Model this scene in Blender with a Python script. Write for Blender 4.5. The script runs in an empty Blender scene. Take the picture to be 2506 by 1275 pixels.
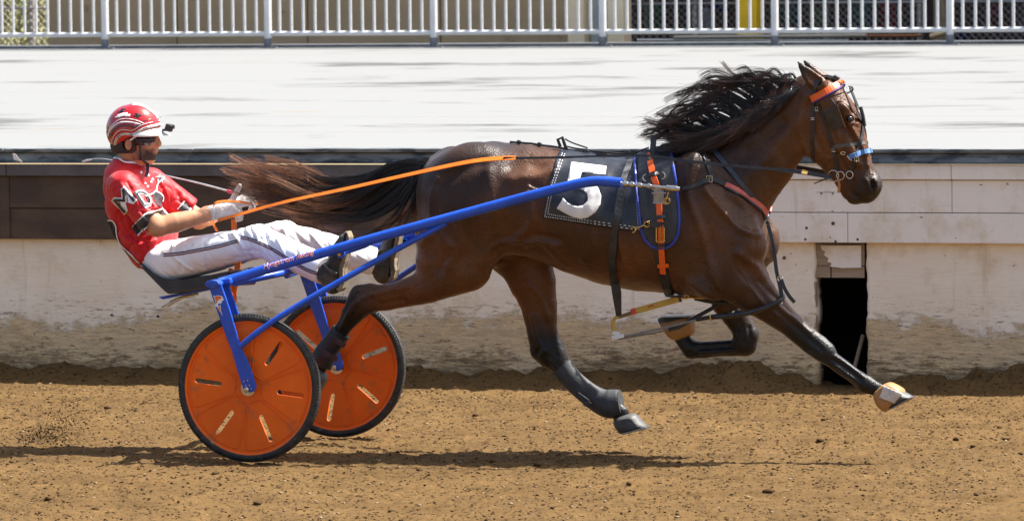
import bpy, bmesh, math, random
import numpy as np
from mathutils import Vector, Matrix
from mathutils.bvhtree import BVHTree
random.seed(7); RNG = np.random.default_rng(7)
SC = bpy.context.scene
COL = SC.collection
# ------------------------------------------------------------------ camera
PW, PH = 2506, 1275
CAM_YAW, CAM_PITCH, CAM_ROLL = 0.28293583, 0.055810332, -0.00957083
CAM_F, CAM_D = 13043.87, 25.6277881
CR = Matrix.Rotation(CAM_YAW, 3, 'Z') @ Matrix.Rotation(math.pi/2 - CAM_PITCH, 3, 'X') @ Matrix.Rotation(CAM_ROLL, 3, 'Z')
CLOC = Vector((1.10840493, 0, .929572662)) + CR @ Vector((0, 0, CAM_D))
cam_d = bpy.data.cameras.new('camera'); cam = bpy.data.objects.new('camera', cam_d); COL.objects.link(cam)
cam.matrix_world = Matrix.Translation(CLOC) @ CR.to_4x4()
cam_d.sensor_fit = 'HORIZONTAL'; cam_d.sensor_width = 36; cam_d.lens = CAM_F/PW*36
cam_d.clip_start = .5; cam_d.clip_end = 3000
cam_d.dof.use_dof = True; cam_d.dof.focus_distance = 25.3; cam_d.dof.aperture_fstop = 9.0
SC.camera = cam
# ------------------------------------------------------------------ sky, sun, exposure
SUN_V = Vector((.542, .30, 1.0)).normalized()
SUN_EL = math.asin(SUN_V.z); SUN_ROT = math.atan2(SUN_V.x, SUN_V.y)
wd = bpy.data.worlds.new('World'); SC.world = wd; wd.use_nodes = True
wn = wd.node_tree.nodes; wl = wd.node_tree.links; wn.clear()
wo = wn.new('ShaderNodeOutputWorld'); wb = wn.new('ShaderNodeBackground'); wsky = wn.new('ShaderNodeTexSky')
wsky.sky_type = 'NISHITA'; wsky.sun_disc = False; wsky.sun_elevation = SUN_EL; wsky.sun_rotation = SUN_ROT
wsky.air_density = 1.0; wsky.dust_density = 4.0; wsky.ozone_density = 0.6
wb.inputs[1].default_value = 0.082
wl.new(wsky.outputs[0], wb.inputs[0]); wl.new(wb.outputs[0], wo.inputs[0])
sun_d = bpy.data.lights.new('sun', 'SUN'); sun_d.energy = 4.6; sun_d.angle = math.radians(.53); sun_d.color = (1, .965, .9)
sun = bpy.data.objects.new('sun', sun_d); COL.objects.link(sun); sun.location = (6, 3, 12)
sun.rotation_euler = SUN_V.to_track_quat('Z', 'Y').to_euler()
SC.view_settings.view_transform = 'Standard'; SC.view_settings.look = 'None'
SC.view_settings.gamma = 1; SC.view_settings.use_curve_mapping = False
SC.view_settings.exposure = 1.46
SC.cycles.max_bounces = 6; SC.cycles.diffuse_bounces = 4
# ------------------------------------------------------------------ helpers
def ray(px, py):
    return CR @ Vector(((px-PW/2)/CAM_F, (PH/2-py)/CAM_F, -1.0))
def P(px, py, Y=0.0):
    """the point that stands at depth plane Y and is seen at photo pixel (px, py)"""
    r = ray(px, py); return CLOC + r*((Y-CLOC.y)/r.y)
def PZ(px, py, z=0.0):
    r = ray(px, py); return CLOC + r*((z-CLOC.z)/r.z)
def U(v):
    """metres for one photo pixel at point v"""
    return -(CR.transposed() @ (Vector(v)-CLOC)).z/CAM_F
def PX(v):
    q = CR.transposed() @ (Vector(v)-CLOC); return (PW/2-CAM_F*q.x/q.z, PH/2+CAM_F*q.y/q.z)
MATS = {}
def M(name, c1, c2=None, scale=6, rough=.6, metal=0, spec=.5, bump=0, bscale=60, stretch=(1,1,1), lo=.4, hi=.6,
      coat=0, attr=None, detail=6, c3=None, s3=30, lo3=.55, hi3=.65, rough2=None, sheen=0, trans=0, alpha=1):
    """procedural principled material: colour c1, noise patches of c2, specks of c3, noise bump"""
    if name in MATS: return MATS[name]
    m = bpy.data.materials.new(name); m.use_nodes = True; MATS[name] = m
    nt = m.node_tree; n = nt.nodes; L = nt.links; b = n['Principled BSDF']
    b.inputs['Roughness'].default_value = rough; b.inputs['Metallic'].default_value = metal
    b.inputs['Specular IOR Level'].default_value = spec; b.inputs['Coat Weight'].default_value = coat
    b.inputs['Coat Roughness'].default_value = .12
    b.inputs['Sheen Weight'].default_value = sheen
    b.inputs['Transmission Weight'].default_value = trans; b.inputs['Alpha'].default_value = alpha
    tc = n.new('ShaderNodeTexCoord'); mp = n.new('ShaderNodeMapping'); mp.inputs['Scale'].default_value = stretch
    L.new(tc.outputs['Object'], mp.inputs[0])
    if attr:
        a = n.new('ShaderNodeAttribute'); a.attribute_name = attr; col = a.outputs['Color']
    else:
        a = n.new('ShaderNodeRGB'); a.outputs[0].default_value = (*c1, 1); col = a.outputs[0]
    def layer(col, c, sc, lo, hi, seed):
        t = n.new('ShaderNodeTexNoise'); t.inputs['Scale'].default_value = sc; t.inputs['Detail'].default_value = detail
        t.noise_dimensions = '4D'; t.inputs['W'].default_value = seed
        t.inputs['Roughness'].default_value = .62; L.new(mp.outputs[0], t.inputs['Vector'])
        r = n.new('ShaderNodeMapRange'); r.inputs[1].default_value = lo; r.inputs[2].default_value = hi
        L.new(t.outputs['Fac'], r.inputs[0])
        x = n.new('ShaderNodeMix'); x.data_type = 'RGBA'; L.new(r.outputs[0], x.inputs[0])
        L.new(col, x.inputs[6])
        if isinstance(c, float):
            h = n.new('ShaderNodeHueSaturation'); h.inputs['Value'].default_value = c; L.new(col, h.inputs['Color']); L.new(h.outputs[0], x.inputs[7])
        else: x.inputs[7].default_value = (*c, 1)
        return x.outputs[2], r.outputs[0]
    if c2 is not None:
        col, f = layer(col, c2, scale, lo, hi, len(MATS)*1.7)
        if rough2 is not None:
            q = n.new('ShaderNodeMapRange'); q.inputs[3].default_value = rough; q.inputs[4].default_value = rough2
            L.new(f, q.inputs[0]); L.new(q.outputs[0], b.inputs['Roughness'])
    if c3 is not None: col, _ = layer(col, c3, s3, lo3, hi3, len(MATS)*2.3+9)
    L.new(col, b.inputs['Base Color'])
    if bump:
        t = n.new('ShaderNodeTexNoise'); t.inputs['Scale'].default_value = bscale; t.inputs['Detail'].default_value = 5
        L.new(mp.outputs[0], t.inputs['Vector'])
        k = n.new('ShaderNodeBump'); k.inputs['Strength'].default_value = bump; k.inputs['Distance'].default_value = .01
        L.new(t.outputs['Fac'], k.inputs['Height']); L.new(k.outputs[0], b.inputs['Normal'])
    return m
def tag(o, label=None, cat=None, group=None, kind=None):
    for k, v in (('label', label), ('category', cat), ('group', group), ('kind', kind)):
        if v: o[k] = v
    return o
def empty(name, loc=(0,0,0), label=None, cat=None, group=None, kind=None):
    o = bpy.data.objects.new(name, None); COL.objects.link(o); o.location = loc; o.empty_display_size = .1
    return tag(o, label, cat, group, kind)
def child(o, parent):
    o.parent = parent; o.matrix_parent_inverse = Matrix.Translation(-Vector(parent.location)) if parent.rotation_euler[2] == 0 else parent.matrix_world.inverted()
    return o
def mesh_obj(name, V, F, mat, parent=None, smooth=False, attrs=None):
    me = bpy.data.meshes.new(name)
    if isinstance(V, np.ndarray) and isinstance(F, np.ndarray):
        k = F.shape[1]
        me.vertices.add(len(V)); me.vertices.foreach_set('co', V.astype(np.float32).ravel())
        me.loops.add(F.size); me.loops.foreach_set('vertex_index', F.astype(np.int32).ravel())
        me.polygons.add(len(F)); me.polygons.foreach_set('loop_start', np.arange(0, F.size, k, dtype=np.int32))
        me.polygons.foreach_set('loop_total', np.full(len(F), k, dtype=np.int32)); me.update(calc_edges=True)
    else:
        me.from_pydata([tuple(v) for v in V], [], F)
    for k, (a, dom) in (attrs or {}).items():
        at = me.color_attributes.new(k, 'FLOAT_COLOR', dom)
        c = np.ones((len(a), 4), dtype=np.float32); c[:, :3] = a; at.data.foreach_set('color', c.ravel())
    me.validate()
    if mat: me.materials.append(mat)
    if smooth:
        me.polygons.foreach_set('use_smooth', np.ones(len(me.polygons), dtype=bool))
    o = bpy.data.objects.new(name, me); COL.objects.link(o)
    if parent: child(o, parent)
    return o
class B:
    """collects shapes, builds them as one mesh object"""
    def __init__(s): s.V = []; s.F = []
    def add(s, V, F):
        n = len(s.V); s.V += [Vector(v) for v in V]; s.F += [tuple(i+n for i in f) for f in F]; return s
    def box(s, c, d, R=None):
        c = Vector(c); V = [Vector((x*d[0]/2, y*d[1]/2, z*d[2]/2)) for x in (-1,1) for y in (-1,1) for z in (-1,1)]
        if R is not None: V = [R @ v for v in V]
        return s.add([c+v for v in V], [(0,1,3,2),(4,6,7,5),(0,4,5,1),(2,3,7,6),(0,2,6,4),(1,5,7,3)])
    def tube(s, pts, r, n=10, sy=None, caps=True):
        """tube along pts; r one radius or one for each point; sy=(axis, factor) squashes along a world axis"""
        pts = [Vector(p) for p in pts]; N = len(pts); rs = r if hasattr(r, '__len__') else [r]*N
        V = []; prev = None
        for i, p in enumerate(pts):
            t = (pts[min(i+1, N-1)]-pts[max(i-1, 0)]).normalized()
            if prev is None:
                a = Vector((0,0,1)) if abs(t.z) < .8 else Vector((0,1,0))
                u = t.cross(a).normalized()
            else: u = (prev - t*prev.dot(t)).normalized()
            prev = u; w = t.cross(u)
            for k in range(n):
                an = 2*math.pi*k/n; o = (u*math.cos(an)+w*math.sin(an))*rs[i]
                if sy: o[sy[0]] *= sy[1]
                V.append(p+o)
        F = [(i*n+k, i*n+(k+1) % n, (i+1)*n+(k+1) % n, (i+1)*n+k) for i in range(N-1) for k in range(n)]
        if caps: F += [tuple(range(n-1, -1, -1)), tuple((N-1)*n+k for k in range(n))]
        return s.add(V, F)
    def ribbon(s, pts, nrm, w, th=.003, off=0.0):
        """flat strap: pts with outward normals, width w (one or per point)"""
        pts = [Vector(p) for p in pts]; N = len(pts); V = []
        ws = w if hasattr(w, '__len__') else [w]*N
        for i, p in enumerate(pts):
            t = (pts[min(i+1, N-1)]-pts[max(i-1, 0)]).normalized(); n = Vector(nrm[i]).normalized()
            sd = t.cross(n); sd = sd.normalized() if sd.length > 1e-5 else Vector((0,1,0))
            n = sd.cross(t).normalized(); a = p+n*off; b = p+n*(off+th)
            V += [a-sd*ws[i]/2, a+sd*ws[i]/2, b+sd*ws[i]/2*.93, b-sd*ws[i]/2*.93]
        F = []
        for i in range(N-1):
            for k in range(4): F.append((i*4+k, i*4+(k+1) % 4, i*4+4+(k+1) % 4, i*4+4+k))
        F += [(3,2,1,0), tuple((N-1)*4+k for k in range(4))]
        return s.add(V, F)
    def prism(s, poly, y0, y1, axis=1):
        """polygon of (a, b) in the plane across axis, from y0 to y1"""
        n = len(poly)
        def mk(a, b, t): return (a, t, b) if axis == 1 else ((t, a, b) if axis == 0 else (a, b, t))
        V = [mk(a, b, y0) for a, b in poly]+[mk(a, b, y1) for a, b in poly]
        F = [tuple(range(n)), tuple(range(2*n-1, n-1, -1))]+[(i, i+n, (i+1) % n+n, (i+1) % n) for i in range(n)]
        return s.add(V, F)
    def pxprism(s, poly, Y, th):
        """polygon of photo pixels standing at plane Y, thickness th away from the viewer"""
        pts = [P(x, y, Y) for x, y in poly]; return s.prism([(p.x, p.z) for p in pts], Y, Y+th)
    def lathe(s, prof, c, axis=1, n=32, a0=0, a1=2*math.pi):
        """profile of (radius, offset along axis) turned about the axis through c"""
        c = Vector(c); V = []; full = abs(a1-a0-2*math.pi) < 1e-6; m = n if full else n+1
        for r, h in prof:
            for k in range(m):
                an = a0+(a1-a0)*k/n; x, y = r*math.cos(an), r*math.sin(an)
                V.append(c+Vector((x, h, y) if axis == 1 else ((h, x, y) if axis == 0 else (x, y, h))))
        F = []
        for i in range(len(prof)-1):
            for k in range(n):
                k2 = (k+1) % m
                F.append((i*m+k, i*m+k2, (i+1)*m+k2, (i+1)*m+k))
        return s.add(V, F)
    def torus(s, c, R, r, nrm=(0,1,0), n=20, m=8, a0=0, a1=2*math.pi, sq=1):
        nz = Vector(nrm).normalized(); u = nz.orthogonal().normalized() if abs(nz.y) < .9 else Vector((1,0,0)); u = (u-nz*u.dot(nz)).normalized(); w = nz.cross(u)
        full = abs(a1-a0-2*math.pi) < 1e-6
        pts = [Vector(c)+(u*math.cos(a0+(a1-a0)*k/n)+w*math.sin(a0+(a1-a0)*k/n)*sq)*R for k in range(n if full else n+1)]
        if full: pts += pts[:2]
        return s.tube(pts, r, m, caps=not full)
    def mirror(s):
        """adds the copy across the plane Y=0"""
        n = len(s.V); s.V += [Vector((v.x, -v.y, v.z)) for v in s.V]; s.F += [tuple(i+n for i in reversed(f)) for f in s.F]; return s
    def mirrored(s):
        b = B(); b.V = [Vector((v.x, -v.y, v.z)) for v in s.V]; b.F = [tuple(reversed(f)) for f in s.F]; return b
    def obj(s, name, mat, parent=None, smooth=False, bevel=0, seg=2):
        bm = bmesh.new(); vs = [bm.verts.new(v) for v in s.V]
        for f in s.F:
            try: bm.faces.new([vs[i] for i in f])
            except ValueError: pass
        bmesh.ops.recalc_face_normals(bm, faces=bm.faces)
        if bevel:
            ed = [e for e in bm.edges if len(e.link_faces) == 2 and e.calc_face_angle(0) > .5]
            bmesh.ops.bevel(bm, geom=ed, offset=bevel, segments=seg, affect='EDGES', profile=.5, clamp_overlap=True)
        me = bpy.data.meshes.new(name); bm.to_mesh(me); bm.free()
        if mat: me.materials.append(mat)
        if smooth:
            for p in me.polygons: p.use_smooth = True
            try: me.set_sharp_from_angle(angle=math.radians(40))
            except Exception: pass
        o = bpy.data.objects.new(name, me); COL.objects.link(o)
        if parent: child(o, parent)
        return o
def dup(o, parent=None):
    c = o.copy(); COL.objects.link(c)
    if parent: c.parent = parent
    for ch in o.children: dup(ch, c)
    return c
def resample(pts, n, closed=False):
    """Catmull-Rom through pts, n points"""
    pts = [np.array(p, float) for p in pts]; m = len(pts); out = []
    segs = m if closed else m-1
    for j in range(n):
        t = j/(n if closed else n-1)*segs; i = min(int(t), segs-1); f = t-i
        g = (lambda k: pts[k % m]) if closed else (lambda k: pts[max(0, min(m-1, k))])
        a, b, c, d = g(i-1), g(i), g(i+1), g(i+2)
        out.append(.5*((2*b)+(c-a)*f+(2*a-5*b+4*c-d)*f*f+(3*b-a-3*c+d)*f**3))
    return out
# value noise on arrays (for displacement)
_NT = RNG.random((64, 64, 64)).astype(np.float32)
def vnoise(x, y, z):
    xi = np.floor(x).astype(int); yi = np.floor(y).astype(int); zi = np.floor(z).astype(int)
    fx, fy, fz = x-xi, y-yi, z-zi
    fx = fx*fx*(3-2*fx); fy = fy*fy*(3-2*fy); fz = fz*fz*(3-2*fz); r = 0
    for a in (0, 1):
        for b in (0, 1):
            for c in (0, 1):
                r = r+_NT[(xi+a) & 63, (yi+b) & 63, (zi+c) & 63]*(fx if a else 1-fx)*(fy if b else 1-fy)*(fz if c else 1-fz)
    return r-.5
def fbm(x, y, z, o=4):
    r = 0; a = 1
    for k in range(o): r = r+a*vnoise(x*2**k+k*7.3, y*2**k+k*3.1, z*2**k+k*5.7); a *= .55
    return r
# ------------------------------------------------------------------ signed-distance modelling: limbs grown as tapered chains, blended, meshed
class Sdf:
    def __init__(s, lo, hi, h):
        s.lo = np.array(lo, float); s.h = h; s.n = np.ceil((np.array(hi)-s.lo)/h).astype(int)+1
        s.A = np.full(s.n, .5, np.float32)
    def grid(s, lo, hi):
        i0 = np.maximum(((np.array(lo)-s.lo)/s.h).astype(int), 0); i1 = np.minimum(((np.array(hi)-s.lo)/s.h).astype(int)+2, s.n)
        if (i1 <= i0).any(): return None
        sl = tuple(slice(a, b) for a, b in zip(i0, i1))
        ax = [s.lo[k]+s.h*np.arange(i0[k], i1[k], dtype=np.float32) for k in range(3)]
        return sl, ax[0][:, None, None], ax[1][None, :, None], ax[2][None, None, :]
    def merge(s, sl, d, k, sub=False):
        a = s.A[sl]
        if sub:
            d = -d
            if k: h = np.clip(.5-.5*(d-a)/k, 0, 1); s.A[sl] = d*(1-h)+a*h+k*h*(1-h)
            else: s.A[sl] = np.maximum(a, d)
        elif k:
            h = np.clip(.5+.5*(d-a)/k, 0, 1); s.A[sl] = d*(1-h)+a*h-k*h*(1-h)
        else: s.A[sl] = np.minimum(a, d)
    def chain(s, pts, k=.03, sub=False, planes=()):
        """pts: (Vector, radius, y-scale); sections are ellipses, y-scale sets their width across Y"""
        ps = np.array([list(p[0]) for p in pts]); rs = [p[1] for p in pts]; ys = [p[2] if len(p) > 2 else 1 for p in pts]
        m = max(r*max(y, 1) for r, y in zip(rs, ys))+k+.02
        g = s.grid(ps.min(0)-m, ps.max(0)+m)
        if g is None: return s
        sl, X, Y, Z = g; D = None
        for i in range(max(1, len(ps)-1)):
            a = ps[i]; b = ps[min(i+1, len(ps)-1)]; ab = b-a; flat = ys[i] != 1 or ys[min(i+1, len(ps)-1)] != 1
            if flat:
                den = ab[0]**2+ab[2]**2+1e-9; t = np.clip(((X-a[0])*ab[0]+(Z-a[2])*ab[2])/den, 0, 1)
            else:
                den = (ab**2).sum()+1e-9; t = np.clip(((X-a[0])*ab[0]+(Y-a[1])*ab[1]+(Z-a[2])*ab[2])/den, 0, 1)
            j = min(i+1, len(ps)-1)
            q = ys[i]+(ys[j]-ys[i])*t; r = rs[i]+(rs[j]-rs[i])*t
            d = np.sqrt((X-a[0]-ab[0]*t)**2+((Y-a[1]-ab[1]*t)/q)**2+(Z-a[2]-ab[2]*t)**2)-r
            D = d if D is None else np.minimum(D, d)
        for pt, nv in planes:
            nv = Vector(nv).normalized(); D = np.maximum(D, (X-pt[0])*nv.x+(Y-pt[1])*nv.y+(Z-pt[2])*nv.z)
        s.merge(sl, D, k, sub); return s
    def ell(s, c, r, k=.03, sub=False, R=None):
        c = np.array(list(c)); r = np.array(r, float); m = r.max()+k+.02; g = s.grid(c-m, c+m)
        if g is None: return s
        sl, X, Y, Z = g; x, y, z = X-c[0], Y-c[1], Z-c[2]
        if R is not None:
            Q = np.array(R.transposed() if hasattr(R, 'transposed') else R)
            x, y, z = (Q[0][0]*x+Q[0][1]*y+Q[0][2]*z, Q[1][0]*x+Q[1][1]*y+Q[1][2]*z, Q[2][0]*x+Q[2][1]*y+Q[2][2]*z)
        l = np.sqrt((x/r[0])**2+(y/r[1])**2+(z/r[2])**2); l2 = np.sqrt((x/r[0]**2)**2+(y/r[1]**2)**2+(z/r[2]**2)**2)+1e-6
        s.merge(sl, l*(l-1)/l2, k, sub); return s
    def cut(s, pt, nrm, k=0.0):
        """removes everything on the side the normal points to"""
        n = Vector(nrm).normalized(); X = s.lo[0]+s.h*np.arange(s.n[0])[:, None, None]; Y = s.lo[1]+s.h*np.arange(s.n[1])[None, :, None]; Z = s.lo[2]+s.h*np.arange(s.n[2])[None, None, :]
        d = ((X-pt[0])*n.x+(Y-pt[1])*n.y+(Z-pt[2])*n.z).astype(np.float32); s.A = np.maximum(s.A, d); return s
    def mesh(s, smooth=2):
        A = s.A; S = A < 0; n = s.n
        c = np.zeros(tuple(n-1), np.uint8)
        for i in (0, 1):
            for j in (0, 1):
                for k in (0, 1): c += S[i:n[0]-1+i, j:n[1]-1+j, k:n[2]-1+k]
        act = np.argwhere((c > 0) & (c < 8)); idx = -np.ones(tuple(n-1), np.int32); idx[tuple(act.T)] = np.arange(len(act))
        acc = np.zeros((len(act), 3)); cnt = np.zeros(len(act))
        cor = [(i, j, k) for i in (0, 1) for j in (0, 1) for k in (0, 1)]
        val = {q: A[act[:, 0]+q[0], act[:, 1]+q[1], act[:, 2]+q[2]].astype(float) for q in cor}
        for a in cor:
            for ax in range(3):
                if a[ax]: continue
                b = tuple(1 if q == ax else a[q] for q in range(3)); va, vb = val[a], val[b]; m = (va < 0) != (vb < 0)
                t = np.where(m, va/np.where(m, va-vb, 1), 0)
                p = np.zeros((len(act), 3)); p[:] = a; p[:, ax] = t
                acc += p*m[:, None]; cnt += m
        V = s.lo+s.h*(act+acc/cnt[:, None]); F = []
        for ax in range(3):
            o = [q for q in range(3) if q != ax]
            sa = [slice(None)]*3; sb = [slice(None)]*3; sa[ax] = slice(0, n[ax]-1); sb[ax] = slice(1, n[ax])
            ch = S[tuple(sa)] != S[tuple(sb)]; E = np.argwhere(ch)
            E = E[(E[:, o[0]] > 0) & (E[:, o[1]] > 0) & (E[:, o[0]] < n[o[0]]-1) & (E[:, o[1]] < n[o[1]]-1)]
            flip = S[tuple(sa)][tuple(E.T)]
            def ci(d0, d1):
                q = E.copy(); q[:, o[0]] -= d0; q[:, o[1]] -= d1; return idx[tuple(q.T)]
            Q = np.stack([ci(0, 0), ci(1, 0), ci(1, 1), ci(0, 1)], 1)
            if ax == 1: flip = ~flip
            Q[~flip] = Q[~flip][:, ::-1]; F.append(Q)
        F = np.concatenate(F); F = F[(F >= 0).all(1)]
        F = F[:, ::-1].copy()
        for it in range(smooth): V = lap(V, F, .5); V = lap(V, F, -.52)
        return V, F
def lap(V, F, w):
    n = len(V); i = np.concatenate([F[:, a] for a in range(F.shape[1])]); j = np.concatenate([F[:, (a+1) % F.shape[1]] for a in range(F.shape[1])])
    ii = np.concatenate([i, j]); jj = np.concatenate([j, i]); c = np.maximum(np.bincount(ii, minlength=n), 1)
    d = np.stack([np.bincount(ii, V[jj, k], n)/c for k in range(3)], 1)-V
    return V+w*d
def vnormals(V, F):
    a = V[F[:, 1]]-V[F[:, 0]]; b = V[F[:, 2]]-V[F[:, 0]]; fn = np.cross(a, b); N = np.zeros_like(V)
    for k in range(F.shape[1]):
        for q in range(3): N[:, q] += np.bincount(F[:, k], fn[:, q], len(V))
    return N/(np.linalg.norm(N, axis=1)[:, None]+1e-12)
def bvh_of(V, F): return BVHTree.FromPolygons([tuple(v) for v in V], [tuple(f) for f in F.tolist()] if isinstance(F, np.ndarray) else F)
def bvh_obj(*objs):
    V = []; F = []
    for o in objs:
        n = len(V); mw = o.matrix_basis if not o.parent else o.parent.matrix_basis @ o.matrix_parent_inverse @ o.matrix_basis
        V += [mw @ v.co for v in o.data.vertices]; F += [tuple(i+n for i in p.vertices) for p in o.data.polygons]
    return BVHTree.FromPolygons(V, F)
def hit(bvh, px, py, Y=0.0):
    """surface point and normal under a photo pixel"""
    d = ray(px, py).normalized(); r = bvh.ray_cast(CLOC, d)
    if r[0] is None: return None, None
    n = r[1]
    return r[0], (n if n.dot(d) < 0 else -n)
def on_surface(bvh, path, n=24, Y=-.2, smooth=2):
    """points and normals along a pixel path laid on a surface; gaps are bridged"""
    pts = resample(path, n); out = []
    for p in pts:
        a, b = hit(bvh, p[0], p[1]); out.append((a, b))
    ok = [i for i, q in enumerate(out) if q[0] is not None]
    if not ok: return [P(p[0], p[1], Y) for p in pts], [Vector((0,-1,0))]*n
    res = []; nr = []
    for i, (a, b) in enumerate(out):
        if a is None:
            j = min(ok, key=lambda q: abs(q-i)); p = P(pts[i][0], pts[i][1], out[j][0].y); res.append(p); nr.append(out[j][1])
        else: res.append(a); nr.append(b)
    if n > 7:
        for _ in range(2): res = [res[0]]+[res[i]*.5+(res[i-1]+res[i+1])*.25 for i in range(1, n-1)]+[res[-1]]
    for _ in range(smooth+2):
        nr = [(nr[max(0, i-1)]+nr[i]*2+nr[min(len(nr)-1, i+1)]).normalized() for i in range(len(nr))]
    return res, nr
def decal(poly_px, bvh, off=.002, cell=5.0, Y=-.2, holes=(), faces=None):
    """a flat shape given in photo pixels, cut into small faces and laid on the surface below it"""
    bm = bmesh.new()
    if faces:
        vs = [bm.verts.new((x, y, 0)) for x, y in poly_px]
        for f in faces:
            try: bm.faces.new([vs[i] for i in f])
            except ValueError: pass
    else:
        for loop in (poly_px, *holes):
            vs = [bm.verts.new((x, y, 0)) for x, y in loop]
            for i in range(len(vs)): bm.edges.new((vs[i], vs[(i+1) % len(vs)]))
        bmesh.ops.triangle_fill(bm, use_beauty=True, use_dissolve=False, edges=bm.edges[:])
    xs = [p[0] for p in poly_px]; ys = [p[1] for p in poly_px]
    for ax, lo, hi in ((0, min(xs), max(xs)), (1, min(ys), max(ys))):
        t = lo+cell
        while t < hi:
            co = (t, 0, 0) if ax == 0 else (0, t, 0); no = (1, 0, 0) if ax == 0 else (0, 1, 0)
            bmesh.ops.bisect_plane(bm, geom=bm.verts[:]+bm.edges[:]+bm.faces[:], plane_co=co, plane_no=no, dist=1e-4); t += cell
    bm.verts.ensure_lookup_table(); bm.verts.index_update(); V = []
    for v in bm.verts:
        a, n = hit(bvh, v.co.x, v.co.y)
        V.append((a, n))
    good = [i for i, q in enumerate(V) if q[0] is not None]
    W = []
    for i, v in enumerate(bm.verts):
        if V[i][0] is None:
            if good:
                j = min(good, key=lambda q: (bm.verts[q].co-v.co).length_squared); W.append(P(v.co.x, v.co.y, V[j][0].y-off))
            else: W.append(P(v.co.x, v.co.y, Y))
        else: W.append(V[i][0]+V[i][1]*off)
    F = [tuple(q.index for q in f.verts) for f in bm.faces]; bm.free()
    b = B(); b.V = W; b.F = F; return b
def decal_obj(name, b, mat, parent, th=.0015):
    o = b.obj(name, mat, parent, True)
    m = o.modifiers.new('thickness', 'SOLIDIFY'); m.thickness = th; m.offset = 0
    return o
def text_polys(body, size=1.0, shear=0.0, bold=False):
    """outline mesh of lettering: 2-D vertices and faces, built from the default font"""
    cu = bpy.data.curves.new('lettering', 'FONT'); cu.body = body; cu.size = size; cu.shear = shear; cu.resolution_u = 3
    if bold: cu.offset = .02
    o = bpy.data.objects.new('lettering', cu); COL.objects.link(o)
    dg = bpy.context.evaluated_depsgraph_get(); me = bpy.data.meshes.new_from_object(o.evaluated_get(dg))
    V = [(v.co.x, v.co.y) for v in me.vertices]; F = [tuple(p.vertices) for p in me.polygons]
    bpy.data.objects.remove(o); bpy.data.curves.remove(cu); bpy.data.meshes.remove(me)
    return V, F
def thick_line(pts, w, n=None):
    """polygon of a line of width w through pixel points"""
    q = [np.array(p, float) for p in (resample(pts, n) if n else pts)]; L = []; R = []
    for i, p in enumerate(q):
        t = q[min(i+1, len(q)-1)]-q[max(i-1, 0)]; t = t/(np.linalg.norm(t)+1e-9); nn = np.array((-t[1], t[0]))*w/2; L.append(tuple(p+nn)); R.append(tuple(p-nn))
    return L+R[::-1]
def letter(ch, o, ex, ey, bvh, off, cell=6, grow=0.0):
    V, F = text_polys(ch, 1); xs = [v[0] for v in V]; ys = [v[1] for v in V]; x0, x1, y0, y1 = min(xs), max(xs), min(ys), max(ys)
    Q = []
    for x, y in V:
        a = (x-x0)/(x1-x0); b = (y-y0)/(y1-y0); Q.append((o[0]+ex[0]*a+ey[0]*b, o[1]+ex[1]*a+ey[1]*b))
    return decal(Q, bvh, off, cell, faces=F)
def bezier_star(cx, cy, r, a0=-math.pi/2, q=.42, n=5):
    return [(cx+(r if k % 2 == 0 else r*q)*math.cos(a0+math.pi*k/n), cy+(r if k % 2 == 0 else r*q)*math.sin(a0+math.pi*k/n)) for k in range(2*n)]
def strands(name, paths, radii, cols, mat, parent, sides=3):
    """hair: every path (k,3) a thin tapering tube; all of one coat or tail are one part"""
    paths = np.array(paths); N, K, _ = paths.shape; T = np.gradient(paths, axis=1); T /= np.linalg.norm(T, axis=2)[:, :, None]+1e-9
    ref = np.array([.13, 1, .21]); u = np.cross(T, ref); u /= np.linalg.norm(u, axis=2)[:, :, None]+1e-9; w = np.cross(T, u)
    V = np.zeros((N, K, sides, 3)); R = np.array(radii)
    for s_ in range(sides):
        a = 2*math.pi*s_/sides; V[:, :, s_] = paths+(u*math.cos(a)+w*math.sin(a))*R[:, :, None]
    base = np.arange(N)[:, None, None]*K*sides; k = np.arange(K-1)[None, :, None]; q = np.arange(sides)[None, None, :]
    i0 = base+k*sides+q; i1 = base+k*sides+(q+1) % sides
    F = np.stack([i0, i1, i1+sides, i0+sides], -1).reshape(-1, 4)
    C = np.repeat(np.array(cols)[:, :, None, :], sides, 2).reshape(-1, 3)
    return mesh_obj(name, V.reshape(-1, 3), F, mat, parent, True, {'coat': (C, 'POINT')})
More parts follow.
